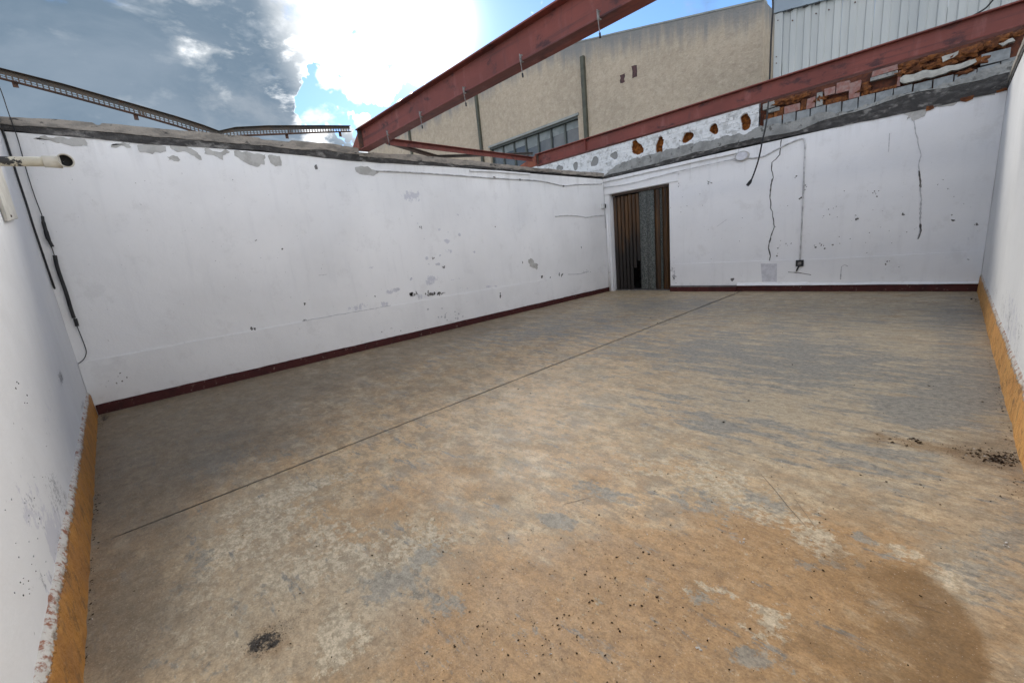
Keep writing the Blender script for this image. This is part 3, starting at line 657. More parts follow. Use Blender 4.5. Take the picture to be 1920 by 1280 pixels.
# (x0, x1, lower and upper share of the height between block top and z 3.80, out, material, name)
BR = [(1431, 1452, .55, .9, .02, 'mortar', 'mortar_lump'), (1440, 1462, .3, .5, .03, 'mortar', 'mortar_lump'), (1432, 1450, -.25, .28, -.03, 'terra', 'hollow_brick'), (1452, 1470, -.25, .45, .0, 'terra', 'hollow_brick'),
      (1471, 1500, .02, .42, .01, 'pink', 'hollow_brick'), (1501, 1512, .05, .6, -.02, 'terra', 'hollow_brick'), (1513, 1530, .03, .55, .0, 'pink', 'hollow_brick'), (1531, 1543, .02, .7, .02, 'mortar', 'mortar_lump'),
      (1546, 1566, .42, .78, .02, 'pink', 'hollow_brick'), (1568, 1592, .42, .9, .015, 'pink', 'hollow_brick'), (1546, 1590, .0, .28, -.05, 'terra', 'hollow_brick'), (1593, 1614, .03, .75, .01, 'pink', 'hollow_brick'),
      (1616, 1630, .02, .6, -.02, 'terra', 'hollow_brick'), (1632, 1684, .55, .72, .02, 'mortar', 'hollow_brick'), (1632, 1660, .02, .16, .0, 'terra', 'hollow_brick'), (1661, 1684, .02, .14, .0, 'terra', 'hollow_brick'),
      (1634, 1682, .76, 1.0, .0, 'pink', 'hollow_brick'), (1684, 1690, .05, .7, .0, 'pink', 'hollow_brick')]
for x0, x1, f0, f1, o_, mk, nm in BR:
    ua = WC.uz(x0, 205-(x0-1430)*.27)[0]; ub = WC.uz(x1, 205-(x1-1430)*.27)[0]; um = (ua+ub)/2; zb_ = blk_top(um); H_ = 3.72-zb_
    bb = MB(); bb.wbox(WC, ua, ub, zb_+f0*H_, zb_+f1*H_, -.099, o_, .008); bb.build(nm, M[mk], wallC, bevel=.004)
for i, (x, f0, rr, rz) in enumerate([(1462, .75, .12, .06), (1485, .68, .12, .07), (1503, .78, .10, .05), (1538, .35, .07, .08), (1622, .3, .07, .07), (1700, .8, .12, .07), (1722, .62, .12, .09), (1742, .85, .10, .06), (1765, .58, .12, .08),
                                     (1795, .65, .11, .09), (1818, .72, .10, .08), (1835, .3, .09, .08), (1848, .75, .10, .07), (1868, .72, .09, .08), (1886, .82, .09, .06), (1815, .0, .08, .05), (1690, .55, .06, .05), (1902, .85, .06, .05)]):
    u = WC.uz(x, 205-(x-1430)*.27)[0]; zb_ = blk_top(u)
    bb = MB(); bb.lump(WC.P(u, zb_+f0*(3.72-zb_), -.01), (rr*1.1, .035, rz*.75), 3, 1.2, i+1); bb.build('broken_brick', M['terra'], wallC, smooth=True)
pl = [(1688, 148), (1695, 143), (1724, 137), (1738, 132), (1750, 133), (1768, 127), (1790, 124), (1812, 117), (1830, 111), (1831, 117), (1822, 123), (1796, 131), (1762, 142), (1725, 151), (1695, 156), (1689, 154)]
bb = MB(); bb.prism(WC, ragged([WC.uz(*p) for p in pl], .010, .03, 3), -.05, .045); bb.build('plaster_slab', M['oldpl'], wallC)
for pl in ([(1766, 108), (1780, 104), (1797, 97), (1796, 104), (1780, 112), (1768, 118)], [(1872, 84), (1900, 72), (1903, 78), (1880, 88)]):
    bb = MB(); bb.prism(WC, ragged([WC.uz(*p) for p in pl], .01, .04, 5), -.05, .05); bb.build('plaster_slab', M['oldpl'], wallC)
# thin pale edge of old paint under the beam line is on the bricks themselves; white ledge and lintel over the door
z0_, z1_ = 2.885, 2.955
b = MB(); strip(b, WC, frange(XB+.002, WC.uz(1385, 290)[0], .05), lambda u: z0_+.012*fr(u*1.5, 51), lambda u: z1_, 0, .045); b.build('ledge', M['white'], wallC)
b = MB(); b.wbox(WC, XB+.0021, DX1+.22, DZ+.002, 2.80, 0, .022, .002); b.build('lintel', M['white'], wallC)

# wear on the walls: places where paint and plaster have come off, each a thin sheet of the layer beneath
def patch(wl, par, pts, mk, off=.0015, amp=.010, step=.03, name='bare_patch', seed=0):
    q = ragged([wl.uz(*p) for p in pts], amp, step, seed)
    bb = MB(); bb.prism(wl, q, -.001, off); return bb.build(name, M[mk], par)
c1 = lambda L: [(x/2.743, y/2.743) for x, y in L]
c8 = lambda L: [(400+x/2.56, 280+y/2.56) for x, y in L]
for i, L in enumerate([[(165, 700), (300, 708), (440, 716), (443, 745), (420, 752), (330, 742), (270, 738), (200, 722)], [(563, 730), (670, 738), (668, 765), (640, 770), (600, 765), (570, 757)],
          [(707, 740), (850, 753), (852, 775), (800, 785), (785, 792), (760, 783), (720, 782), (708, 770)], [(873, 748), (990, 761), (1020, 785), (1035, 820), (1020, 825), (1000, 800), (960, 790), (900, 778), (875, 768)],
          [(858, 805), (915, 805), (918, 830), (862, 828)], [(1053, 765), (1170, 778), (1168, 800), (1145, 810), (1147, 822), (1130, 820), (1120, 805), (1080, 798), (1055, 790)],
          [(1203, 780), (1368, 793), (1360, 845), (1330, 848), (1305, 858), (1285, 850), (1250, 835), (1230, 815), (1205, 800)], [(1385, 797), (1445, 803), (1447, 850), (1420, 852), (1395, 835), (1383, 820)], [(1620, 850), (1628, 846), (1632, 868), (1624, 872)]]):
    patch(WB, wallB, c1(L), 'bare' if i < 8 else 'darkmark', seed=i, amp=.020, step=.018)
patch(WB, wallB, c8([(680, 85), (740, 82), (760, 98), (800, 100), (790, 115), (770, 125), (700, 120), (683, 108)]), 'bare', seed=20)
patch(WB, wallB, c8([(1513, 530), (1533, 523), (1538, 545), (1557, 553), (1553, 577), (1535, 572), (1518, 560)]), 'bare', seed=21, amp=.02)
def specks(wl, par, cx, cy, rx, ry, n, s0, s1, mk='darkmark', name='chipped_spots', seed=0):
    rd = random.Random(seed+cx); bb = MB()
    for k in range(n):
        x, y = rd.gauss(cx, rx/2), rd.gauss(cy, ry/2); u, z = wl.uz(x, y); r = rd.uniform(s0, s1); a0 = rd.uniform(0, 6.28); el = rd.uniform(.35, 1)
        m_ = rd.randint(5, 8); q = []
        for j in range(m_):
            a = 2*math.pi*j/m_; rr = r*rd.uniform(.55, 1.1); p, q_ = rr*math.cos(a), rr*el*math.sin(a)
            q.append((u+p*math.cos(a0)-q_*math.sin(a0), z+p*math.sin(a0)+q_*math.cos(a0)))
        if z > .14: bb.prism(wl, q, -.001, (.0155 if wl is WC else .0135) if z < .55 and wl in (WB, WC) else .0012)
    if not bb.v: return
    o = bb.build(name, M[mk], par); o['kind'] = 'stuff'; return o
E8 = lambda x, y: (400+x/2.56, 280+y/2.56)
for a in [(955, 695, 16, 10, 7, .02, .045), (1040, 692, 30, 10, 9, .015, .04), (1100, 692, 22, 8, 7, .015, .035), (1577, 612, 6, 5, 3, .02, .04), (1617, 612, 5, 3, 2, .02, .03), (1668, 602, 14, 6, 5, .02, .045), (1376, 700, 3, 22, 6, .012, .03),
          (1485, 543, 3, 3, 2, .02, .03), (1353, 372, 3, 3, 2, .015, .02), (1768, 470, 3, 3, 2, .015, .025), (1112, 565, 8, 4, 4, .012, .025), (995, 374, 8, 6, 4, .012, .02), (1055, 520, 6, 6, 3, .012, .02), (440, 742, 6, 5, 3, .015, .02),
          (190, 861, 22, 4, 6, .012, .022), (440, 820, 14, 4, 4, .01, .018), (1790, 595, 30, 20, 7, .008, .02), (850, 862, 60, 20, 6, .006, .014), (1470, 860, 500, 120, 20, .004, .012), (775, 705, 3, 3, 2, .01, .018), (330, 478, 5, 5, 2, .01, .015), (200, 434, 5, 5, 2, .008, .012)]:
    x, y = E8(a[0], a[1]); specks(WB, wallB, x, y, a[2]/2.56, a[3]/2.56, *a[4:], mk='darkmark', seed=len(a))
specks(WB, wallB, 840, 590, 30, 14, 16, .008, .03, 'scuff', seed=2); specks(WB, wallB, 205, 712, 40, 14, 7, .005, .014, 'darkmark', seed=3); specks(WB, wallB, 700, 480, 560, 220, 60, .003, .009, 'scuff', seed=5)
specks(WB, wallB, 820, 460, 60, 70, 14, .01, .04, 'bare_w', seed=9)
for a in [(1375, 524, 5, 4, 5, .02, .04), (1538, 460, 16, 6, 7, .012, .03), (1606, 409, 7, 5, 5, .015, .04), (1693, 402, 6, 4, 3, .02, .04), (1638, 360, 20, 12, 6, .01, .02), (1785, 408, 4, 6, 3, .012, .03), (1830, 420, 6, 4, 3, .012, .03),
          (1510, 350, 4, 8, 5, .01, .022), (1500, 372, 4, 5, 3, .012, .025), (1328, 342, 10, 6, 5, .01, .025), (1272, 345, 6, 5, 3, .01, .02), (1458, 464, 20, 14, 9, .008, .025), (1300, 380, 30, 30, 6, .006, .015), (1665, 490, 8, 8, 6, .01, .018), (1490, 332, 4, 4, 2, .01, .02),
          (1650, 430, 220, 90, 26, .005, .012), (1350, 430, 120, 90, 18, .004, .01), (1765, 352, 20, 20, 5, .006, .012), (1704, 480, 6, 6, 2, .012, .02), (1264, 520, 5, 24, 14, .006, .018), (1815, 480, 14, 6, 4, .012, .03), (1570, 400, 40, 60, 8, .006, .014), (1210, 352, 6, 3, 2, .015, .025)]:
    specks(WC, wallC, *a, seed=4)
for i, (L, mk) in enumerate([([(700, 800), (780, 788), (940, 758), (950, 800), (925, 840), (860, 865), (800, 890), (790, 850), (740, 880), (775, 830)], 'bare'), ([(945, 752), (1010, 735), (1020, 760), (980, 785), (945, 790)], 'terra'), ([(1050, 732), (1270, 675), (1250, 715), (1180, 745), (1060, 750)], 'bare'),
          ([(1285, 664), (1420, 634), (1410, 670), (1340, 700), (1290, 690)], 'terra'), ([(1430, 634), (1620, 593), (1630, 625), (1580, 645), (1440, 655)], 'bare'), ([(400, 870), (480, 850), (470, 880), (410, 890)], 'bare'), ([(1640, 585), (1755, 560), (1750, 592), (1650, 610)], 'terra')]):
    patch(WC, wallC, [(1560+x/5.333, 60+y/5.333) for x, y in L], mk, .0135 if mk == 'terra' else .004, .014, .03, 'bare_patch', 70+i)
patch(WC, wallC, [(1427, 494), (1457, 494), (1457, 528), (1429, 528)], 'bare_w', .0155, .003, .1, 'repair_panel', 90)
# filler strip beside the door

def ribbon(wl, par, pts, wid, mk, name, off=.0016, wob=0.0, seed=0):
    q = []
    for (a, b_) in zip(pts[:-1], pts[1:]):
        k = max(1, int(math.hypot(a[0]-b_[0], a[1]-b_[1])/4))
        q += [(a[0]+(b_[0]-a[0])*j/k, a[1]+(b_[1]-a[1])*j/k) for j in range(k)]
    q.append(pts[-1]); P_ = [Vector(wl.uz(*p)) for p in q]; L = []; Rr = []
    for i, p in enumerate(P_):
        t = (P_[min(i+1, len(P_)-1)]-P_[max(i-1, 0)]).normalized(); nrm = Vector((-t.y, t.x))
        p = p+nrm*wob*fr(i*.35, seed, 3); w_ = wid*(.45+.55*abs(fr(i*.5, seed+3, 3))*1.8)
        L.append(p+nrm*w_/2); Rr.append(p-nrm*w_/2)
    bb = MB(); n = len(L)
    bb.add([wl.P(p.x, p.y, off) for p in L]+[wl.P(p.x, p.y, off) for p in Rr], [(i, i+1, n+i+1, n+i) for i in range(n-1)])
    return bb.build(name, M[mk], par)
ribbon(WC, wallC, [(1465, 262), (1463, 275), (1462, 290), (1455, 299), (1448, 305), (1447, 320), (1450, 333), (1446, 347), (1444, 362), (1445, 380), (1444, 390), (1449, 397), (1449, 410), (1452, 425), (1447, 440), (1445, 448), (1440, 465), (1444, 480), (1442, 491)],   .025, 'crack', 'crack', wob=.016, seed=2)
ribbon(WC, wallC, [(1712, 222), (1716, 240), (1718, 255), (1722, 270), (1727, 290), (1722, 310), (1725, 330)], .018, 'scuff', 'crack', wob=.012, seed=5)
ribbon(WC, wallC, [(1723, 320), (1727, 352)], .03, 'darkmark', 'crack', wob=.01, seed=6)
ribbon(WC, wallC, [(1725, 352), (1727, 375), (1726, 400), (1725, 425), (1722, 447)], .03, 'scuff', 'crack', wob=.01, seed=7)
ribbon(WC, wallC, [(1726, 420), (1727, 432), (1721, 448)], .028, 'darkmark', 'crack', wob=.01, seed=8)
ribbon(WC, wallC, [(1668, 250), (1666, 285)], .012, 'scuff', 'crack', seed=9)
ribbon(WC, wallC, [(1478, 510), (1497, 511), (1521, 515)], .022, 'darkmark', 'crack', .0156, seed=11)
ribbon(WC, wallC, [(1576, 524), (1578, 500), (1584, 496), (1590, 499)], .02, 'scuff', 'crack', .0156, seed=12)
ribbon(WC, wallC, [(1255, 337), (1266, 336), (1271, 331), (1273, 325)], .02, 'scuff', 'crack', .0016, seed=13)
ribbon(WC, wallC, [(1344, 425), (1362, 412)], .012, 'scuff', 'crack', seed=14)
ribbon(WB, wallB, [E8(425, 824), E8(600, 793), E8(750, 768), E8(850, 748)], .013, 'scuff', 'crack', .0135, wob=.006, seed=15)
ribbon(WB, wallB, [E8(1700, 600), E8(1760, 598), E8(1800, 585)], .02, 'scuff', 'crack', .0135, wob=.006, seed=16)
ribbon(WB, wallB, [E8(505, 605), E8(545, 600)], .012, 'scuff', 'crack', seed=17)
# scuffs on the two near walls
specks(WA, wallA, 70, 960, 60, 140, 26, .0015, .005, 'scuff', seed=3); specks(WA, wallA, 45, 1095, 20, 40, 9, .001, .004, 'darkmark', seed=4)
specks(WA, wallA, 60, 375, 12, 20, 5, .006, .012, 'darkmark', seed=7); specks(WA, wallA, 40, 730, 40, 30, 6, .003, .006, 'darkmark', seed=8)

# ------------------------------------------------------------------ kerbs
def kerb(wl, u0, u1, kf, label, mk, seed):
    # kf: thickness at the floor; the profile leans back to the wall and has a chipped rounded top
    t = thing('kerb', label, 'kerb', tuple(wl.P((u0+u1)/2, 0)))
    prof = [(kf+.003, 0, 0), (kf+.001, .06, 0), (kf, .13, .0), (kf-.002, .19, .05), (kf-.003, .225, .3), (kf-.005, .245, .62), (kf-.011, .263, .85), (kf-.019, .276, 1.0), (.0, .283, 1.0), (-.02, .283, .9)]
    us = frange(u0, u1, .018); bb = MB(); vs = []; ed = []
    for u in us:
        for k, (o_, z, e) in enumerate(prof):
            wv = .006*fr(u*2.3, seed, 3)+.004*mn.noise(Vector((u*11, z*14, seed)))
            ch = (.010*fr(u*7, seed+2, 4) + .006*mn.noise(Vector((u*45, seed, z*20)))) if k >= 5 else 0
            vs.append(wl.P(u, z+(ch if z > .2 else 0), max(o_+wv*(k < 8)-(abs(ch)*.25 if k in (5, 6) else 0), .001) if k < 8 else o_)); ed.append(e)
    n = len(prof)
    bb.add(vs, [(i*n+k, i*n+k+1, (i+1)*n+k+1, (i+1)*n+k) for i in range(len(us)-1) for k in range(n-1)])
    bb.at['edge'] = np.array(ed, np.float32)
    bb.build('kerb_body', M[mk], t, smooth=True, recalc=False)
    return t
kerb(WA, XB+.03, XD-.03, YAK-YA, 'ochre painted kerb with chipped white top edge along the left wall', 'kerb_a', 3)
kerb(WD, YA+.03, YC-.045, XD-XDK, 'yellow painted kerb with chipped pale top edge along the right wall', 'kerb_d', 8)

# ------------------------------------------------------------------ doorway with folding door
door = thing('folding_door', 'brown folding slat door with a speckled grey panel in the far doorway', 'door', ((DX0+DX1)/2, YC+.16, 0))
def dpx(px): return hit(px, 450, 1, YC+.14).x
Y0 = YC+.14
def slat(xa, xb, z0, z1, mk, name, fold=.02, par=door):
    xm = (xa+xb)/2; bb = MB(); ys_ = (Y0+fold, Y0-fold*.6, Y0+fold)
    v = []
    for z in (z0, z1): v += [(xa, ys_[0], z), (xm, ys_[1], z), (xb, ys_[2], z), (xb, ys_[2]+.012, z), (xm, ys_[1]+.012, z), (xa, ys_[0]+.012, z)]
    bb.add(v, [(0, 1, 7, 6), (1, 2, 8, 7), (2, 3, 9, 8), (3, 4, 10, 9), (4, 5, 11, 10), (5, 0, 6, 11), (5, 4, 3, 2, 1, 0), (6, 7, 8, 9, 10, 11)])
    return bb.build(name, M[mk], par)
xa, xb = DX0+.012, dpx(1199); nS = 7
for i in range(nS):
    a = xa+(xb-xa)*i/nS; c = xa+(xb-xa)*(i+1)/nS
    slat(a+.003, c-.003, .78 if i == 6 else (.60 if i == 5 else .03), 2.47-.01*(i % 2), 'wood', 'slat', .028)
p0, p1 = dpx(1200), dpx(1227.5)
for k in range(2): slat(p0+(p1-p0)*k/2+.003, p0+(p1-p0)*(k+1)/2-.003, .04, 2.49, 'speckle', 'speckled_panel', .012)
p2 = DX1-.01
edges = [p1+.004, p1+(p2-p1)*.3, p1+(p2-p1)*.45, p1+(p2-p1)*.72, p2]
for k, mk in enumerate(['wood', 'speckle', 'wood', 'wood']): slat(edges[k]+.003, edges[k+1]-.003, .03, 2.49, mk, 'slat' if mk == 'wood' else 'speckled_panel', .026)
bb = MB(); bb.box((DX0+.006, Y0-.03, 2.50), (DX1-.006, Y0+.05, 2.555)); bb.build('top_rail', M['brownbar'], door)
bb = MB(); bb.box((DX0+.006, Y0-.02, .001), (DX1-.006, Y0+.05, .026)); bb.build('threshold', M['slabgrey'], door)
post = thing('pipe', 'thin white vertical pipe in the corner left of the doorway', 'pipe', (-6.44, YC-.03, 0))
u_, z_ = WC.uz(1137, 402)
bb = MB(); bb.tube([(-6.475, YC-.03, .02), (-6.475, YC-.03, z_)], .022, 10); bb.build('tube', M['white'], post, smooth=True)
bb = MB(); bb.tube([(-6.475, YC-.03, .50), (-6.475, YC-.03, .53)], .03, 10); bb.build('clip', M['whitepl'], post)

# ------------------------------------------------------------------ steel beams
def ibeam(name, label, y, x0, x1, z0, z1, fw, tf=.016, tw=.012, xcut=None):
    t = thing(name, label, 'steel beam', ((x0+x1)/2, y, z0))
    def seg(nm, a, b_, m_):
        bb = MB(); us = frange(a[0], b_[0], .5)
        bb.box(a, b_); o = bb.build(nm, M[m_], t, bevel=.002); return o
    seg('web', (x0, y-tw/2, z0+tf), (x1, y+tw/2, z1-tf), 'red')
    seg('lower_flange', (x0, y-fw/2, z0), (x1, y+fw/2, z0+tf), 'red')
    seg('upper_flange', (x0, y-fw/2, z1-tf), (x1, y+fw/2, z1), 'red')
    return t
B1Y, B2Y = 3.37, 7.38
b1 = ibeam('steel_beam', 'big red steel beam crossing high overhead nearest the camera, with wire hooks', B1Y, XB-.02, XD+.2, 3.092, 3.405, .17)
b2 = ibeam('steel_beam', 'second red steel beam, just in front of the broken brickwork over the far wall', B2Y, XB+.05, XD+.2, 3.108, 3.352, .14)
def plate(a, b_, mk, nm, par): bb = MB(); bb.box(a, b_); return bb.build(nm, M[mk], par, bevel=.002)
for t, y, x, z0, z1, fw in ((b1, B1Y, XB+.02, 3.109, 3.388, .16), (b2, B2Y, XB+.10, 3.125, 3.335, .13)):
    plate((x, y-fw/2, z0), (x+.012, y-.0065, z1), 'rusty', 'stiffener', t); plate((x, y+.0065, z0), (x+.012, y+fw/2, z1), 'rusty', 'stiffener', t)
# the beams' cut ends carry on past wall B as tapered tails
for t, y, x0, z0, z1, L in ((b1, B1Y, XB-.021, 3.16, 3.40, .33), (b2, B2Y, XB+.049, 3.125, 3.34, .75)):
    bb = MB(); q = [(x0, z0), (x0, z1), (x0-L, z0+.03), (x0-L, z0)]
    bb.add([(x, y-.03, z) for x, z in q]+[(x, y+.03, z) for x, z in q], [(0, 1, 2, 3), (7, 6, 5, 4), (0, 4, 5, 1), (1, 5, 6, 2), (2, 6, 7, 3), (3, 7, 4, 0)])
    bb.build('beam_tail', M['red_orange'], t)
# weld seam plate on beam 2
x = hit(1095, 260, 1, B2Y-.07).x; plate((x-.006, B2Y-.064, 3.125), (x+.006, B2Y-.0065, 3.335), 'red', 'stiffener', b2)

def hook(px, py, py2, label):
    p = hit(px, py, 1, B1Y-.085); p.z = 3.10
    t = thing('wire_hook', label, 'hook', tuple(p), 'wire hooks clipped to the big steel beam')
    y = B1Y-.085
    bb = MB(); bb.box((p.x-.012, y-.012, 3.085), (p.x+.012, y+.02, 3.091)); bb.box((p.x-.010, y-.012, 3.0911), (p.x+.010, y-.004, 3.14)); bb.box((p.x-.010, y-.012, 3.1401), (p.x+.010, y+.015, 3.146)); bb.build('clip', M['galv'], t)
    bb = MB(); bb.tube([(p.x, y-.02, 3.15), (p.x+.004, y-.022, 3.10), (p.x+.002, y-.01, 3.05), (p.x+.008, y-.008, 2.985)], .004, 6); bb.build('wire', M['galv'], t)
    bb = MB(); bb.tube([(p.x+.008, y-.008, 2.985), (p.x+.010, y-.008, 2.95)], .009, 6); bb.build('weight', M['black'], t)
hook(1123, 40, 75, 'wire hook highest on the big beam, hanging against the sky'); hook(978, 120, 150, 'wire hook on the big beam above the downpipe, second from the right')
hook(872, 180, 205, 'wire hook on the middle of the big beam in the sun flare'); hook(790, 222, 240, 'wire hook on the lower part of the big beam, next to the last one'); hook(728, 255, 280, 'wire hook at the foot of the big beam by the red tie bar')

# tie bars lying between the beams on top of wall B
def bar(name, label, p, q, w_, h_, mk):
    p, q = Vector(p), Vector(q); t = thing(name, label, 'steel bar', tuple((p+q)/2))
    d = (q-p).normalized(); sd_ = d.cross(Vector((0, 0, 1))).normalized(); up = sd_.cross(d)
    def leg(nm, a0, a1, c0, c1):
        bb = MB(); f = lambda o, s_, u_: o+sd_*s_+up*u_
        bb.hexa([f(p, a0, c0), f(p, a1, c0), f(p, a1, c1), f(p, a0, c1), f(q, a0, c0), f(q, a1, c0), f(q, a1, c1), f(q, a0, c1)]); bb.build(nm, M[mk], t)
    leg('vertical_leg', -w_/2, -w_/2+.008, -h_/2, h_/2); leg('flat_leg', -w_/2+.0085, w_/2, h_/2-.008, h_/2)
def on_x(px, py, x): return hit(px, py, 0, x)
bar('tie_bar', 'red steel tie bar running between the two red beams above the wall', on_x(727, 265, -6.45), on_x(1000, 299, -6.45), .07, .085, 'red')
bar('brace_bar', 'dull brown brace bar slanting from the big beam down to the coping', on_x(724, 266, -6.72), on_x(818, 294, -6.72), .05, .06, 'brownbar')
bar('brace_bar', 'dull grey bar lying low along the coping behind the red tie bar', on_x(812, 294, -6.74), on_x(1000, 288, -6.74), .05, .05, 'greybar')

# ------------------------------------------------------------------ bent perforated strip over wall B
perf = thing('perforated_rail', 'long bent perforated steel rail sagging onto the coping at the left', 'rail', (XB-.12, 1.5, 3.14))
XP = XB-.10
top = [hit(x, y, 0, XP) for x, y in ((-70, 112), (0, 130), (120, 160), (250, 197), (330, 220), (380, 236), (409, 247), (440, 240), (500, 237), (600, 236.5), (655, 237))]
bot = [hit(x, y, 0, XP) for x, y in ((-70, 129), (0, 149), (120, 180), (250, 215), (330, 238), (380, 254), (405, 259), (440, 257), (500, 254.5), (600, 250), (655, 248))]
ys_ = [p.y for p in top]; tz = lambda y: float(np.interp(y, ys_, [p.z for p in top])); bz = lambda y: float(np.interp(y, [p.y for p in bot], [p.z for p in bot]))
YS, YE = ys_[0], ys_[-1]
def rail_strip(nm, f0, f1, o0, o1, mk, step=.03):
    bb = MB(); us = frange(YS, YE, step); vs = []
    for y in us:
        a, b_ = bz(y), tz(y); vs += [(XP+o0, y, a+(b_-a)*f0), (XP+o1, y, a+(b_-a)*f0), (XP+o1, y, a+(b_-a)*f1), (XP+o0, y, a+(b_-a)*f1)]
    n = len(us); bb.add(vs, [(i*4+k, i*4+(k+1) % 4, i*4+4+(k+1) % 4, i*4+4+k) for i in range(n-1) for k in range(4)]+[(0, 1, 2, 3), (4*n-1, 4*n-2, 4*n-3, 4*n-4)])
    return bb.build(nm, M[mk], perf)
rail_strip('upper_face', .55, 1.0, -.003, .003, 'perf'); rail_strip('lower_face', .0, .22, -.003, .003, 'rusty')
rail_strip('top_lip', .97, 1.0, .0031, .05, 'perf'); rail_strip('bottom_lip', 0, .05, .0031, .055, 'rusty')
bb = MB(); y = YS; k = 0
rail_strip('slot_bar', .36, .41, -.0025, .0025, 'perf')
while y < YE-.02:
    solid = any(abs(y-q) < .035 for q in (hit(258, 200, 0, XP).y, hit(409, 250, 0, XP).y, hit(540, 245, 0, XP).y))
    w_ = .02 if not solid else .04
    a, b_ = bz(y), tz(y); H_ = b_-a
    bb.box((XP-.002, y, a+.22*H_-.003), (XP+.002, y+w_*.6, a+.55*H_+.003)); y += .04 if not solid else .03
tag(bb.build('slot_web', M['perf'], perf), kind='stuff')
for px, py in ((28, 157), (255, 219), (538, 255), (638, 252)):
    p = hit(px, py, 0, XP+.01); q = MB(); q.box((XP+.0035, p.y-.02, p.z-.035), (XP+.009, p.y+.02, p.z+.03)); q.build('tab', M['rusty'], perf)

# ------------------------------------------------------------------ pipe stub, batten, cables and boxes
pipe = thing('pipe_stub', 'cream pipe stub with flaking paint and open end, sticking out of the left wall', 'pipe', (-3, YA, 1.96))
pz = 1.962; pa = Vector((-3.0, YA-.02, pz-.012)); pe = hit(112, 304, 0, -3.0)
bb = MB(); bb.tube([pa, pa.lerp(pe, .5), pe], .021, 20); bb.build('tube', M['cream'], pipe, smooth=True)
d = Vector((.90, .30, .02)).normalized(); e0 = pe+Vector((0, -.055, -.002))
bb = MB(); bb.tube([e0, e0+Vector((0, .03, .001)), pe+Vector((0, .005, 0))], [.0255, .026, .028], 24); bb.build('sleeve', M['creamw'], pipe, smooth=True)
c_ = pe+Vector((.022, .022, .004)); ax = d.cross(Vector((0, 0, 1))).normalized(); ay = ax.cross(d)
def lathe(prof, m_, nm):
    bb = MB(); vs = [c_+d*h_+(ax*math.cos(2*math.pi*k/24)+ay*math.sin(2*math.pi*k/24))*r_ for h_, r_ in prof for k in range(24)]
    bb.add(vs, [(i*24+k, i*24+(k+1) % 24, (i+1)*24+(k+1) % 24, (i+1)*24+k) for i in range(len(prof)-1) for k in range(24)])
    return bb.build(nm, M[m_], pipe, smooth=True, recalc=False)
lathe([(-.045, .010), (-.036, .020), (-.022, .027), (0, .032), (.003, .0305), (.0, .0265), (-.004, .026)], 'creamw', 'elbow')
lathe([(-.0038, .0259), (-.025, .024), (-.0251, .0005)], 'mouth', 'bore')

# white batten at the very left edge
ua, z0_ = WA.uz(27, 410); ub, z1_ = WA.uz(8, 415)
bat = thing('batten', 'cream wooden batten fixed upright on the left wall at the picture edge', 'batten', tuple(WA.P(ua, z0_)))
bb = MB(); bb.prism(WA, [(ua, z0_+.0), (ub, z1_-.0), (ub, 2.9), (ua, 2.9)], 0, .02); bb.build('board', M['creamw'], bat, bevel=.003)
bb = MB(); q = WA.uz(12, 405); bb.tube([WA.P(q[0], q[1], .019), WA.P(q[0], q[1], .026)], .008, 8); bb.build('nail', M['rusty'], bat)

def cable(name, label, cat, pts, r, mk, sag=0, parent=None):
    P_ = [Vector(p) for p in pts]; out = []
    for i in range(len(P_)-1):                      # Catmull-Rom smoothing
        a, b_, c, d_ = P_[max(i-1, 0)], P_[i], P_[i+1], P_[min(i+2, len(P_)-1)]
        for k in range(5):
            t = k/5; out.append(.5*((2*b_)+(c-a)*t+(2*a-5*b_+4*c-d_)*t*t+(3*b_-a-3*c+d_)*t**3))
    out.append(P_[-1])
    bb = MB(); bb.tube(out, r, 6); o = bb.build(name, M[mk], parent, smooth=True)
    if not parent: tag(o, label, cat)
    return o
onB = lambda L, off=.012: [WB.P(*WB.uz(x, y), off) for x, y in L]
onC = lambda L, off=.012: [WC.P(*WC.uz(x, y), off) for x, y in L]
cable('black_cable', 'black cable running down the left corner between the two white walls', 'cable', [WA.P(*WA.uz(x, y), .010) for x, y in ((2, 244), (10, 268), (20, 300), (31, 335), (46, 380), (60, 425), (77, 475), (94, 525), (110, 568))], .010, 'black')
wire = thing('thin_wire', 'thin wire with black lagged lengths hanging beside the left corner', 'wire', tuple(WB.P(*WB.uz(80, 410))))
cable('strand', '', '', onB([(-20, 130), (0, 165), (17, 214), (34, 262), (50, 320), (66, 370), (81, 410), (92, 450), (101, 475), (110, 510), (125, 550), (140, 600), (147, 617), (158, 645), (162, 660), (157, 673), (147, 681)], .026), .0045, 'black', parent=wire)
cable('lagging', '', '', onB([(80, 406), (82, 418), (86, 432), (91, 448), (99, 463)], .030), [.013]*5+[.017]*6+[.02]*5+[.016]*5, 'black', parent=wire)
cable('lagging', '', '', onB([(103, 479), (107, 498), (114, 520), (124, 548), (133, 578), (139, 596)], .030), .018, 'black', parent=wire)
cable('lagging', '', '', onB([(141, 597), (143, 603), (145, 611)], .030), .018, 'black', parent=wire)
cable('wall_cable', 'painted over cable running under the coping of the long wall to the corner', 'cable', onB([(705, 321), (760, 323), (840, 328), (920, 334), (975, 337), (1015, 340), (1055, 348), (1085, 346), (1128, 345)]), .011, 'greycab')
for px, py in ((926, 333), (974, 337), (1056, 349)):
    p = WB.P(*WB.uz(px, py), .012); bb = MB(); bb.lump(p, (.02, .035, .022), 1, .3, px); o = bb.build('cable_clip', M['darkmark']); tag(o, {926: 'small dark clip on the wall cable, farthest from the corner', 974: 'small dark clip in the middle of the wall cable', 1056: 'small dark clip at the low bend of the wall cable by the corner'}[px], 'clip', 'clips on the wall cable')
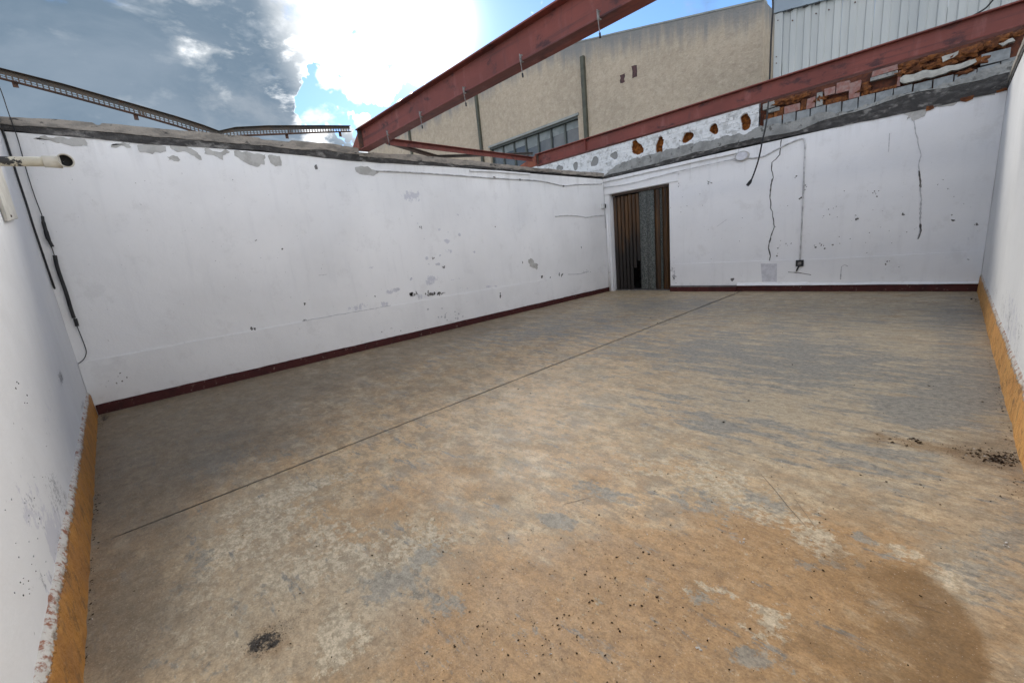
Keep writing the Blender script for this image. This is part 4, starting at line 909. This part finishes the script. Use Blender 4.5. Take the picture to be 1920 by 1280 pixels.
cable('loose_wire', 'short loose wire on the long wall beside the corner pipe', 'wire', onB([(1040, 406), (1065, 404), (1090, 406), (1098, 408), (1115, 405), (1136, 404)]), .007, 'greycab')
cable('wall_cable', 'grey cable under the white ledge from the corner to the round box', 'cable', onC([(1134, 352), (1180, 345), (1260, 325), (1330, 309), (1382, 298)], .052), .009, 'greycab')
cable('conduit_cable', 'grey cable looping from the round box and down the far wall to the socket', 'cable', onC([(1404, 297), (1430, 294), (1455, 281), (1480, 269), (1500, 261), (1507, 260), (1510, 268), (1509, 300), (1506, 370), (1503, 430), (1500, 488)]), .013, 'greycab')
jb = thing('junction_box', 'round grey junction box on the far wall below the ledge', 'junction box', tuple(WC.P(*WC.uz(1392, 293))))
u_, z_ = WC.uz(1392, 293)
for nm, r0_, o0, o1, mk in (('base', 1, 0, .045, 'bare'), ('cover', .84, .0452, .055, 'bare_w')):
    bb = MB(); bb.prism(WC, [(u_+.135*r0_*math.cos(a*math.pi/12), z_+.095*r0_*math.sin(a*math.pi/12)) for a in range(24)], o0, o1); bb.build(nm, M[mk], jb)
sk = thing('socket_box', 'small broken black socket box low on the far wall', 'socket', tuple(WC.P(*WC.uz(1500, 493))))
u_, z_ = WC.uz(1500, 493)
bb = MB(); bb.wbox(WC, u_-.065, u_+.065, z_-.065, z_+.06, .008, .045); bb.build('casing', M['black'], sk, bevel=.006)
bb = MB(); bb.wbox(WC, u_-.028, u_+.03, z_-.03, z_+.025, .0452, .05); bb.build('face', M['darkmark'], sk)
cable('stub', '', '', onC([(1499, 499), (1496, 503), (1494, 508)], .03), .014, 'black', parent=sk)
sw = thing('switch_box', 'small white switch box with dark side in the corner left of the doorway', 'switch', tuple(WB.P(*WB.uz(1131, 387))))
bb = MB(); u_, z_ = WB.uz(1131, 387); bb.wbox(WB, u_-.10, u_, z_-.06, z_+.06, 0, .05); bb.build('case', M['whitepl'], sw, bevel=.004)
bb = MB(); bb.wbox(WB, u_+.001, u_+.05, z_-.05, z_+.055, 0, .052); bb.build('dark_side', M['black'], sw)
yk = 9.75
L = [(1442, 180), (1440, 200), (1436, 235), (1430, 262), (1422, 300), (1412, 330), (1405, 344)]
hc = thing('hanging_cable', 'black cable with a blunt plug hanging from the broken brickwork on the far wall', 'cable', tuple(hit(1405, 344, 1, yk)))
cable('lead', '', '', [hit(x, y, 1, yk) for x, y in L], .015, 'black', parent=hc)
bb = MB(); bb.tube([hit(1409, 337, 1, yk), hit(1406, 342, 1, yk), hit(1401, 348, 1, yk)], [.02, .034, .03], 8); bb.build('plug', M['black'], hc)
cable('corner_wire', 'thin wire dropping down the corner from the ledge to the white pipe', 'wire', [WB.P(YC-.05, z, .02) for z in (2.82, 2.5, 2.2, 1.7)], .007, 'greycab')

# ------------------------------------------------------------------ buildings beyond
YG = 16.0
bld = thing('stucco_building', 'tall beige stucco building with strip window and olive downpipes beyond the far wall', 'building', (-14, YG+7, -.3))
WG = W(1, YG, -1)
xr = WG.uz(1430, 100)[0]; sl_ = .2125; PKX = -14.2
_rp = sorted(WG.uz(*p) for p in ((684, 248), (800, 190), (960, 104), (1093, 78), (1430, 2)))
ztop = lambda x: float(np.interp(x, [a for a, _ in _rp], [c for _, c in _rp]))
PKX = _rp[2][0]
wx0, wx1 = WG.uz(920, 300)[0], WG.uz(1083.5, 220)[0]; wz1 = WG.uz(1083, 217)[1]; wz0 = 4.75; X0 = _rp[0][0]
b = MB()
_lx = [p for p in _rp if X0 < p[0] < wx0]
b.prism(WG, [(X0, -.3), (wx0, -.3), (wx0, ztop(wx0))]+_lx[::-1]+[(X0, ztop(X0))], -.3, 0)
b.prism(WG, [(wx1, -.3), (xr, -.3), (xr, ztop(xr)), (wx1, ztop(wx1))], -.3, 0)
pk = [(wx1, wz1), (wx1, ztop(wx1))] + [p for p in _rp if wx0 < p[0] < wx1][::-1] + [(wx0, ztop(wx0)), (wx0, wz1)]
b.prism(WG, pk, -.3, 0); b.prism(WG, [(wx0, -.3), (wx1, -.3), (wx1, wz0), (wx0, wz0)], -.3, 0)
b.prism(W(0, xr, 1), [(YG+.3, -.3), (YG+14, -.3), (YG+14, ztop(xr)), (YG+.3, ztop(xr))], -.3, 0)
b.build('wall', M['stucco'], bld)
b = MB(); q = [(X0, ztop(X0)-.25), (PKX, ztop(PKX)-.25), (xr-.31, ztop(xr)-.25)]
b.add([(x, YG+.31, z) for x, z in q]+[(x, YG+14, z) for x, z in q], [(0, 1, 4, 3), (1, 2, 5, 4)]); b.build('roof', M['gwall'], bld)
b = MB()
us = frange(X0, xr, .3); strip(b, WG, us, lambda u: ztop(u)+.001, lambda u: ztop(u)+.05+.012*fr(u, 3), -.32, .02); b.build('coping', M['gwall'], bld)
win = MB(); win.wbox(WG, wx0, wx1, wz1-.09, wz1-.001, -.26, -.02)
win.wbox(WG, wx0, wx1, wz0+.001, wz0+.08, -.26, -.12); nP = 7; pw = (wx1-wx0)/nP
for i in range(nP+1):
    u = wx0+.04+(wx1-wx0-.08)*i/nP; win.wbox(WG, u-.04, u+.04, wz0+.081, wz1-.091, -.24, -.13)
wo = win.build('strip_window', M['frame'], bld)
for i in range(nP):
    a = wx0+.08+(wx1-wx0-.08)*i/nP; q = MB(); q.wbox(WG, a+.001, a+pw-.09, wz0+.082, wz1-.092, -.21, -.20); q.build('pane', M['glass'], wo)
    h = [.30, .34, .30, .5, .36, .34, .30][i]; q = MB(); q.wbox(WG, a+.02, a+pw-.11, wz1-.092-h, wz1-.095, -.199, -.19, .02); q.build('blind', M['blind'], wo)
q = MB(); q.wbox(WG, wx0-.05, wx1+.05, wz1+.001, wz1+.10, .0, .05); q.build('lintel', M['gwall'], bld)
for (xa_, ya_), (xb_, yb_), r in (((1095, 106), (1100, 256), .085), ((896, 170), (903, 290), .075), ((767, 230), (775, 300), .07)):
    a = WG.P(*WG.uz(xa_, ya_), .1); u = (WG.uz(xa_, ya_)[0]+WG.uz(xb_, yb_)[0])/2
    q = MB(); q.box((u-r, YG-.13, -.3), (u+r, YG-.001, a.z)); q.build('downpipe', M['olive'], bld)
for px, py, w_, h_ in ((1167.5, 147.5, 7, 10), (1190, 134, 7, 15)):
    u, z = WG.uz(px, py); q = MB(); s_ = 1/F*22
    q.prism(WG, ragged([(u-w_*s_/2, z-h_*s_/2), (u+w_*s_/2, z-h_*s_/2), (u+w_*s_/2, z+h_*s_/2), (u-w_*s_/2, z+h_*s_/2)], .03, .08, px), -.01, .004); q.build('wall_hole', M['pipehole'], bld)
q = MB(); q.box((X0+.001, YG+.301, -.29), (xr-.301, YG+13.9, 3.5)); q.build('inner_block', M['gwall'], bld)

gw = thing('grey_wall', 'narrow grey rendered wall between the stucco building and the metal clad building', 'wall', (xr+.4, 17.5, -.3))
W17 = W(1, 17.2, -1); ga, gb = xr+.002, WG.uz(1475, 100)[0]+.6
zs = [-.3, 2, 4] + [W17.uz(1442, y)[1] for y in (150, 88, 48, 5)] + [10.6]; zs = sorted(zs)
for i in range(len(zs)-1):
    q = MB(); q.wbox(W17, ga, gb, zs[i]+.03, zs[i+1], -.2, .03*(i % 2)); q.build('render_band', M['gwall'], gw)
YK = 14.0; WK = W(1, YK, -1)
cl = thing('metal_building', 'pale ribbed metal clad building at the top right behind the far wall', 'building', (0, YK+5, -.3))
kx0 = WK.uz(1453, 60)[0]; tA, tB = WK.uz(1455, 27), WK.uz(1560, 0); ks = (tB[1]-tA[1])/(tB[0]-tA[0])
ktop = lambda u: tA[1]+ks*(u-tA[0]) 
def sheet(u0, u1, ribs):
    b = MB(); pr = []
    wr = (u1-u0)/ribs
    for i in range(ribs):
        a = u0+i*wr; pr += [(a, .0), (a+wr*.46, .0), (a+wr*.54, .035), (a+wr*.92, .035)]
    pr.append((u1, .0)); n = len(pr)
    vs = []
    for u, o_ in pr: vs += [WK.P(u, -.3, o_), WK.P(u, max(ktop(u), 1), o_), WK.P(u, max(ktop(u), 1), o_-.03), WK.P(u, -.3, o_-.03)]
    b.add(vs, [(i*4+k, i*4+(k+1) % 4, i*4+4+(k+1) % 4, i*4+4+k) for i in range(n-1) for k in range(4)]+[(0, 1, 2, 3), (4*n-1, 4*n-2, 4*n-3, 4*n-4)])
    b.build('cladding_sheet', M['clad'], cl)
q = MB(); u1_ = WK.uz(1468, 60)[0]; q.wbox(WK, kx0, u1_, -.3, ktop(kx0)-.02, -.05, .06); q.build('corner_trim', M['clad'], cl, bevel=.01)
u = u1_+.012
for i in range(9): sheet(u, u+.60, 2); u += .606
q = MB(); q.wbox(WK, kx0+.05, u, -.3, ktop(u)-.3, -9, -.06); q.build('inner_block', M['gwall'], cl)
q = MB(); us = frange(kx0-.03, u, .3); strip(q, WK, us, lambda v: ktop(v)+.004, lambda v: ktop(v)+.75, -.1, .10); q.build('eaves_flashing', M['flash'], cl)
q_ = [hit(x, y, 1, YK-.12) for x, y in ((1440, -60), (1446, -25), (1449, 10), (1446, 70), (1443, 152))]
cable('roof_cable', 'black cable running straight down the edge of the metal clad building', 'cable', q_+[q_[-1]+Vector((0, 0, -2.2))], .022, 'black')
for px, py in ((1482, 22), (1510, 14.5), (1533, 8)):
    v, z = WK.uz(px, py); q = MB(); q.wbox(WK, v-.04, v+.06, ktop(v)-.03, ktop(v)+.003, .036, .10); q.build('foam_gap', M['black'], cl)
for k, (px, py) in enumerate(((1460, 40), (1487, 40), (1531, 27), (1555, 20), (1604, 6), (1457, 108), (1457, 120))):
    v, z = WK.uz(px, py); q = MB(); q.tube([WK.P(v, z, .03), WK.P(v, z, .075)], .014, 6); q.build('screw', M['rusty'], cl)
cable('roof_wire', 'thin dark wire curving in front of the metal cladding at the top right', 'cable', [hit(x, y, 1, YK-.3) for x, y in ((1905, -60), (1880, -20), (1862, 0), (1850, 14), (1835, 24), (1820, 32))], .016, 'black')

# ------------------------------------------------------------------ litter on the floor
def on_floor(px, py): return hit(px, py, 2, 0.0)
def flakes(name, label, cat, spots, mk, seed, flat_=.35, k=1.0):
    rd = random.Random(seed); bb = MB()
    for cx, cy, rx, ry, ang, n, s0, s1 in spots:
        for _ in range(n):
            a = rd.gauss(0, .5), rd.gauss(0, .5); c, s_ = math.cos(R(ang)), math.sin(R(ang))
            px, py = cx+a[0]*rx*c-a[1]*ry*s_, cy+a[0]*rx*s_+a[1]*ry*c
            if py < 560: continue
            p = on_floor(px, py)
            if not (XB+.04 < p.x < XDK-.005 and YAK+.005 < p.y < YC-.09): continue
            r = k*(s0+(s1-s0)*rd.random()**3.0); t0 = rd.uniform(0, 6.28); el = rd.uniform(.3, .9); m_ = rd.randint(4, 6); vs = []
            for j in range(m_):
                t = 2*math.pi*j/m_; rr = r*rd.uniform(.6, 1.15); x, y = rr*math.cos(t), rr*el*math.sin(t)
                vs.append((p.x+x*math.cos(t0)-y*math.sin(t0), p.y+x*math.sin(t0)+y*math.cos(t0), .001+rd.random()*r*flat_))
            vs += [(p.x, p.y, .002+r*flat_*rd.uniform(.6, 1.4))]
            bb.add(vs, [(j, (j+1) % m_, m_) for j in range(m_)])
    o = bb.build(name, M[mk], recalc=False); return tag(o, label, cat, kind='stuff')
flakes('leaf_litter', 'dark dry leaf crumbs and grit scattered over the concrete floor', 'litter',
   [(1200, 1020, 420, 240, 0, 456, .001, 0.0088), (1080, 1110, 300, 160, 0, 323, .001, 0.0088), (900, 1220, 340, 90, 0, 209, .001, 0.0075), (1500, 960, 500, 200, 0, 171, .0015, 0.01), (503, 1198, 50, 20, -30, 420, .0006, .0042), (545, 1166, 50, 12, -32, 120, .0006, .003),
    (1872, 858, 60, 14, 9, 240, 0.003, 0.015), (1790, 838, 150, 16, 8, 80, 0.0025, 0.010), (1700, 826, 40, 8, 8, 26, .004, 0.025), (1900, 915, 26, 60, 60, 60, .001, .008), (192, 788, 9, 18, 0, 70, .002, .010), (180, 900, 10, 160, 2, 171, .002, 0.0112), (168, 1120, 10, 200, 4, 209, .0012, 0.0088),
    (1857, 640, 12, 120, -12, 90, .003, .013), (1880, 760, 12, 120, -14, 80, .002, .011), (1835, 560, 20, 14, 0, 57, .01, 0.0375), (640, 690, 560, 26, -13, 133, .003, 0.015), (800, 800, 500, 160, -20, 114, .002, 0.0112), (1300, 700, 500, 120, 0, 85, .003, 0.0175), (1180, 630, 260, 60, -20, 30, .004, 0.025)], 'litter', 5, k=.78)
flakes('paint_flakes', 'small white paint flakes lying scattered on the floor', 'flakes',
   [(1390, 1015, 5, 4, 0, 3, .006, .012), (1310, 1215, 5, 4, 0, 3, .006, .011), (1885, 1020, 14, 6, 0, 3, .006, .012), (1000, 1228, 50, 14, 0, 9, .002, .007), (1200, 860, 60, 20, 0, 9, .003, .008), (700, 1000, 500, 220, 0, 50, .001, .004), (1400, 1000, 500, 240, 0, 70, .001, .005), (505, 1198, 60, 30, -30, 14, .001, .003),
    (1840, 845, 120, 20, 8, 18, .003, .010), (180, 960, 20, 260, 2, 16, .002, .006), (620, 690, 420, 24, -13, 10, .003, .009), (1030, 765, 60, 8, 0, 8, .004, .010)], 'chip', 9)
b = MB()
for pts, w_ in (([(1425, 887), (1450, 915), (1478, 950), (1512, 988)], .004), ([(1058, 945), (1085, 938), (1112, 931)], .004), ([(1700, 1130), (1770, 1150)], .003), ([(1490, 935), (1530, 990)], .003)):
    P_ = [on_floor(*p) for p in pts]; L_ = []; R_ = []
    for i, p in enumerate(P_):
        t = (P_[min(i+1, len(P_)-1)]-P_[max(i-1, 0)]).normalized(); nr = Vector((-t.y, t.x, 0)); k = w_*(.5 if i in (0, len(P_)-1) else 1)
        L_.append(p+nr*k/2+Vector((0, 0, .0012))); R_.append(p-nr*k/2+Vector((0, 0, .0012)))
    n = len(L_); b.add(L_+R_, [(i, i+1, n+i+1, n+i) for i in range(n-1)])
tag(b.build('scratches', M['scratch'], FLOOR), kind='stuff')
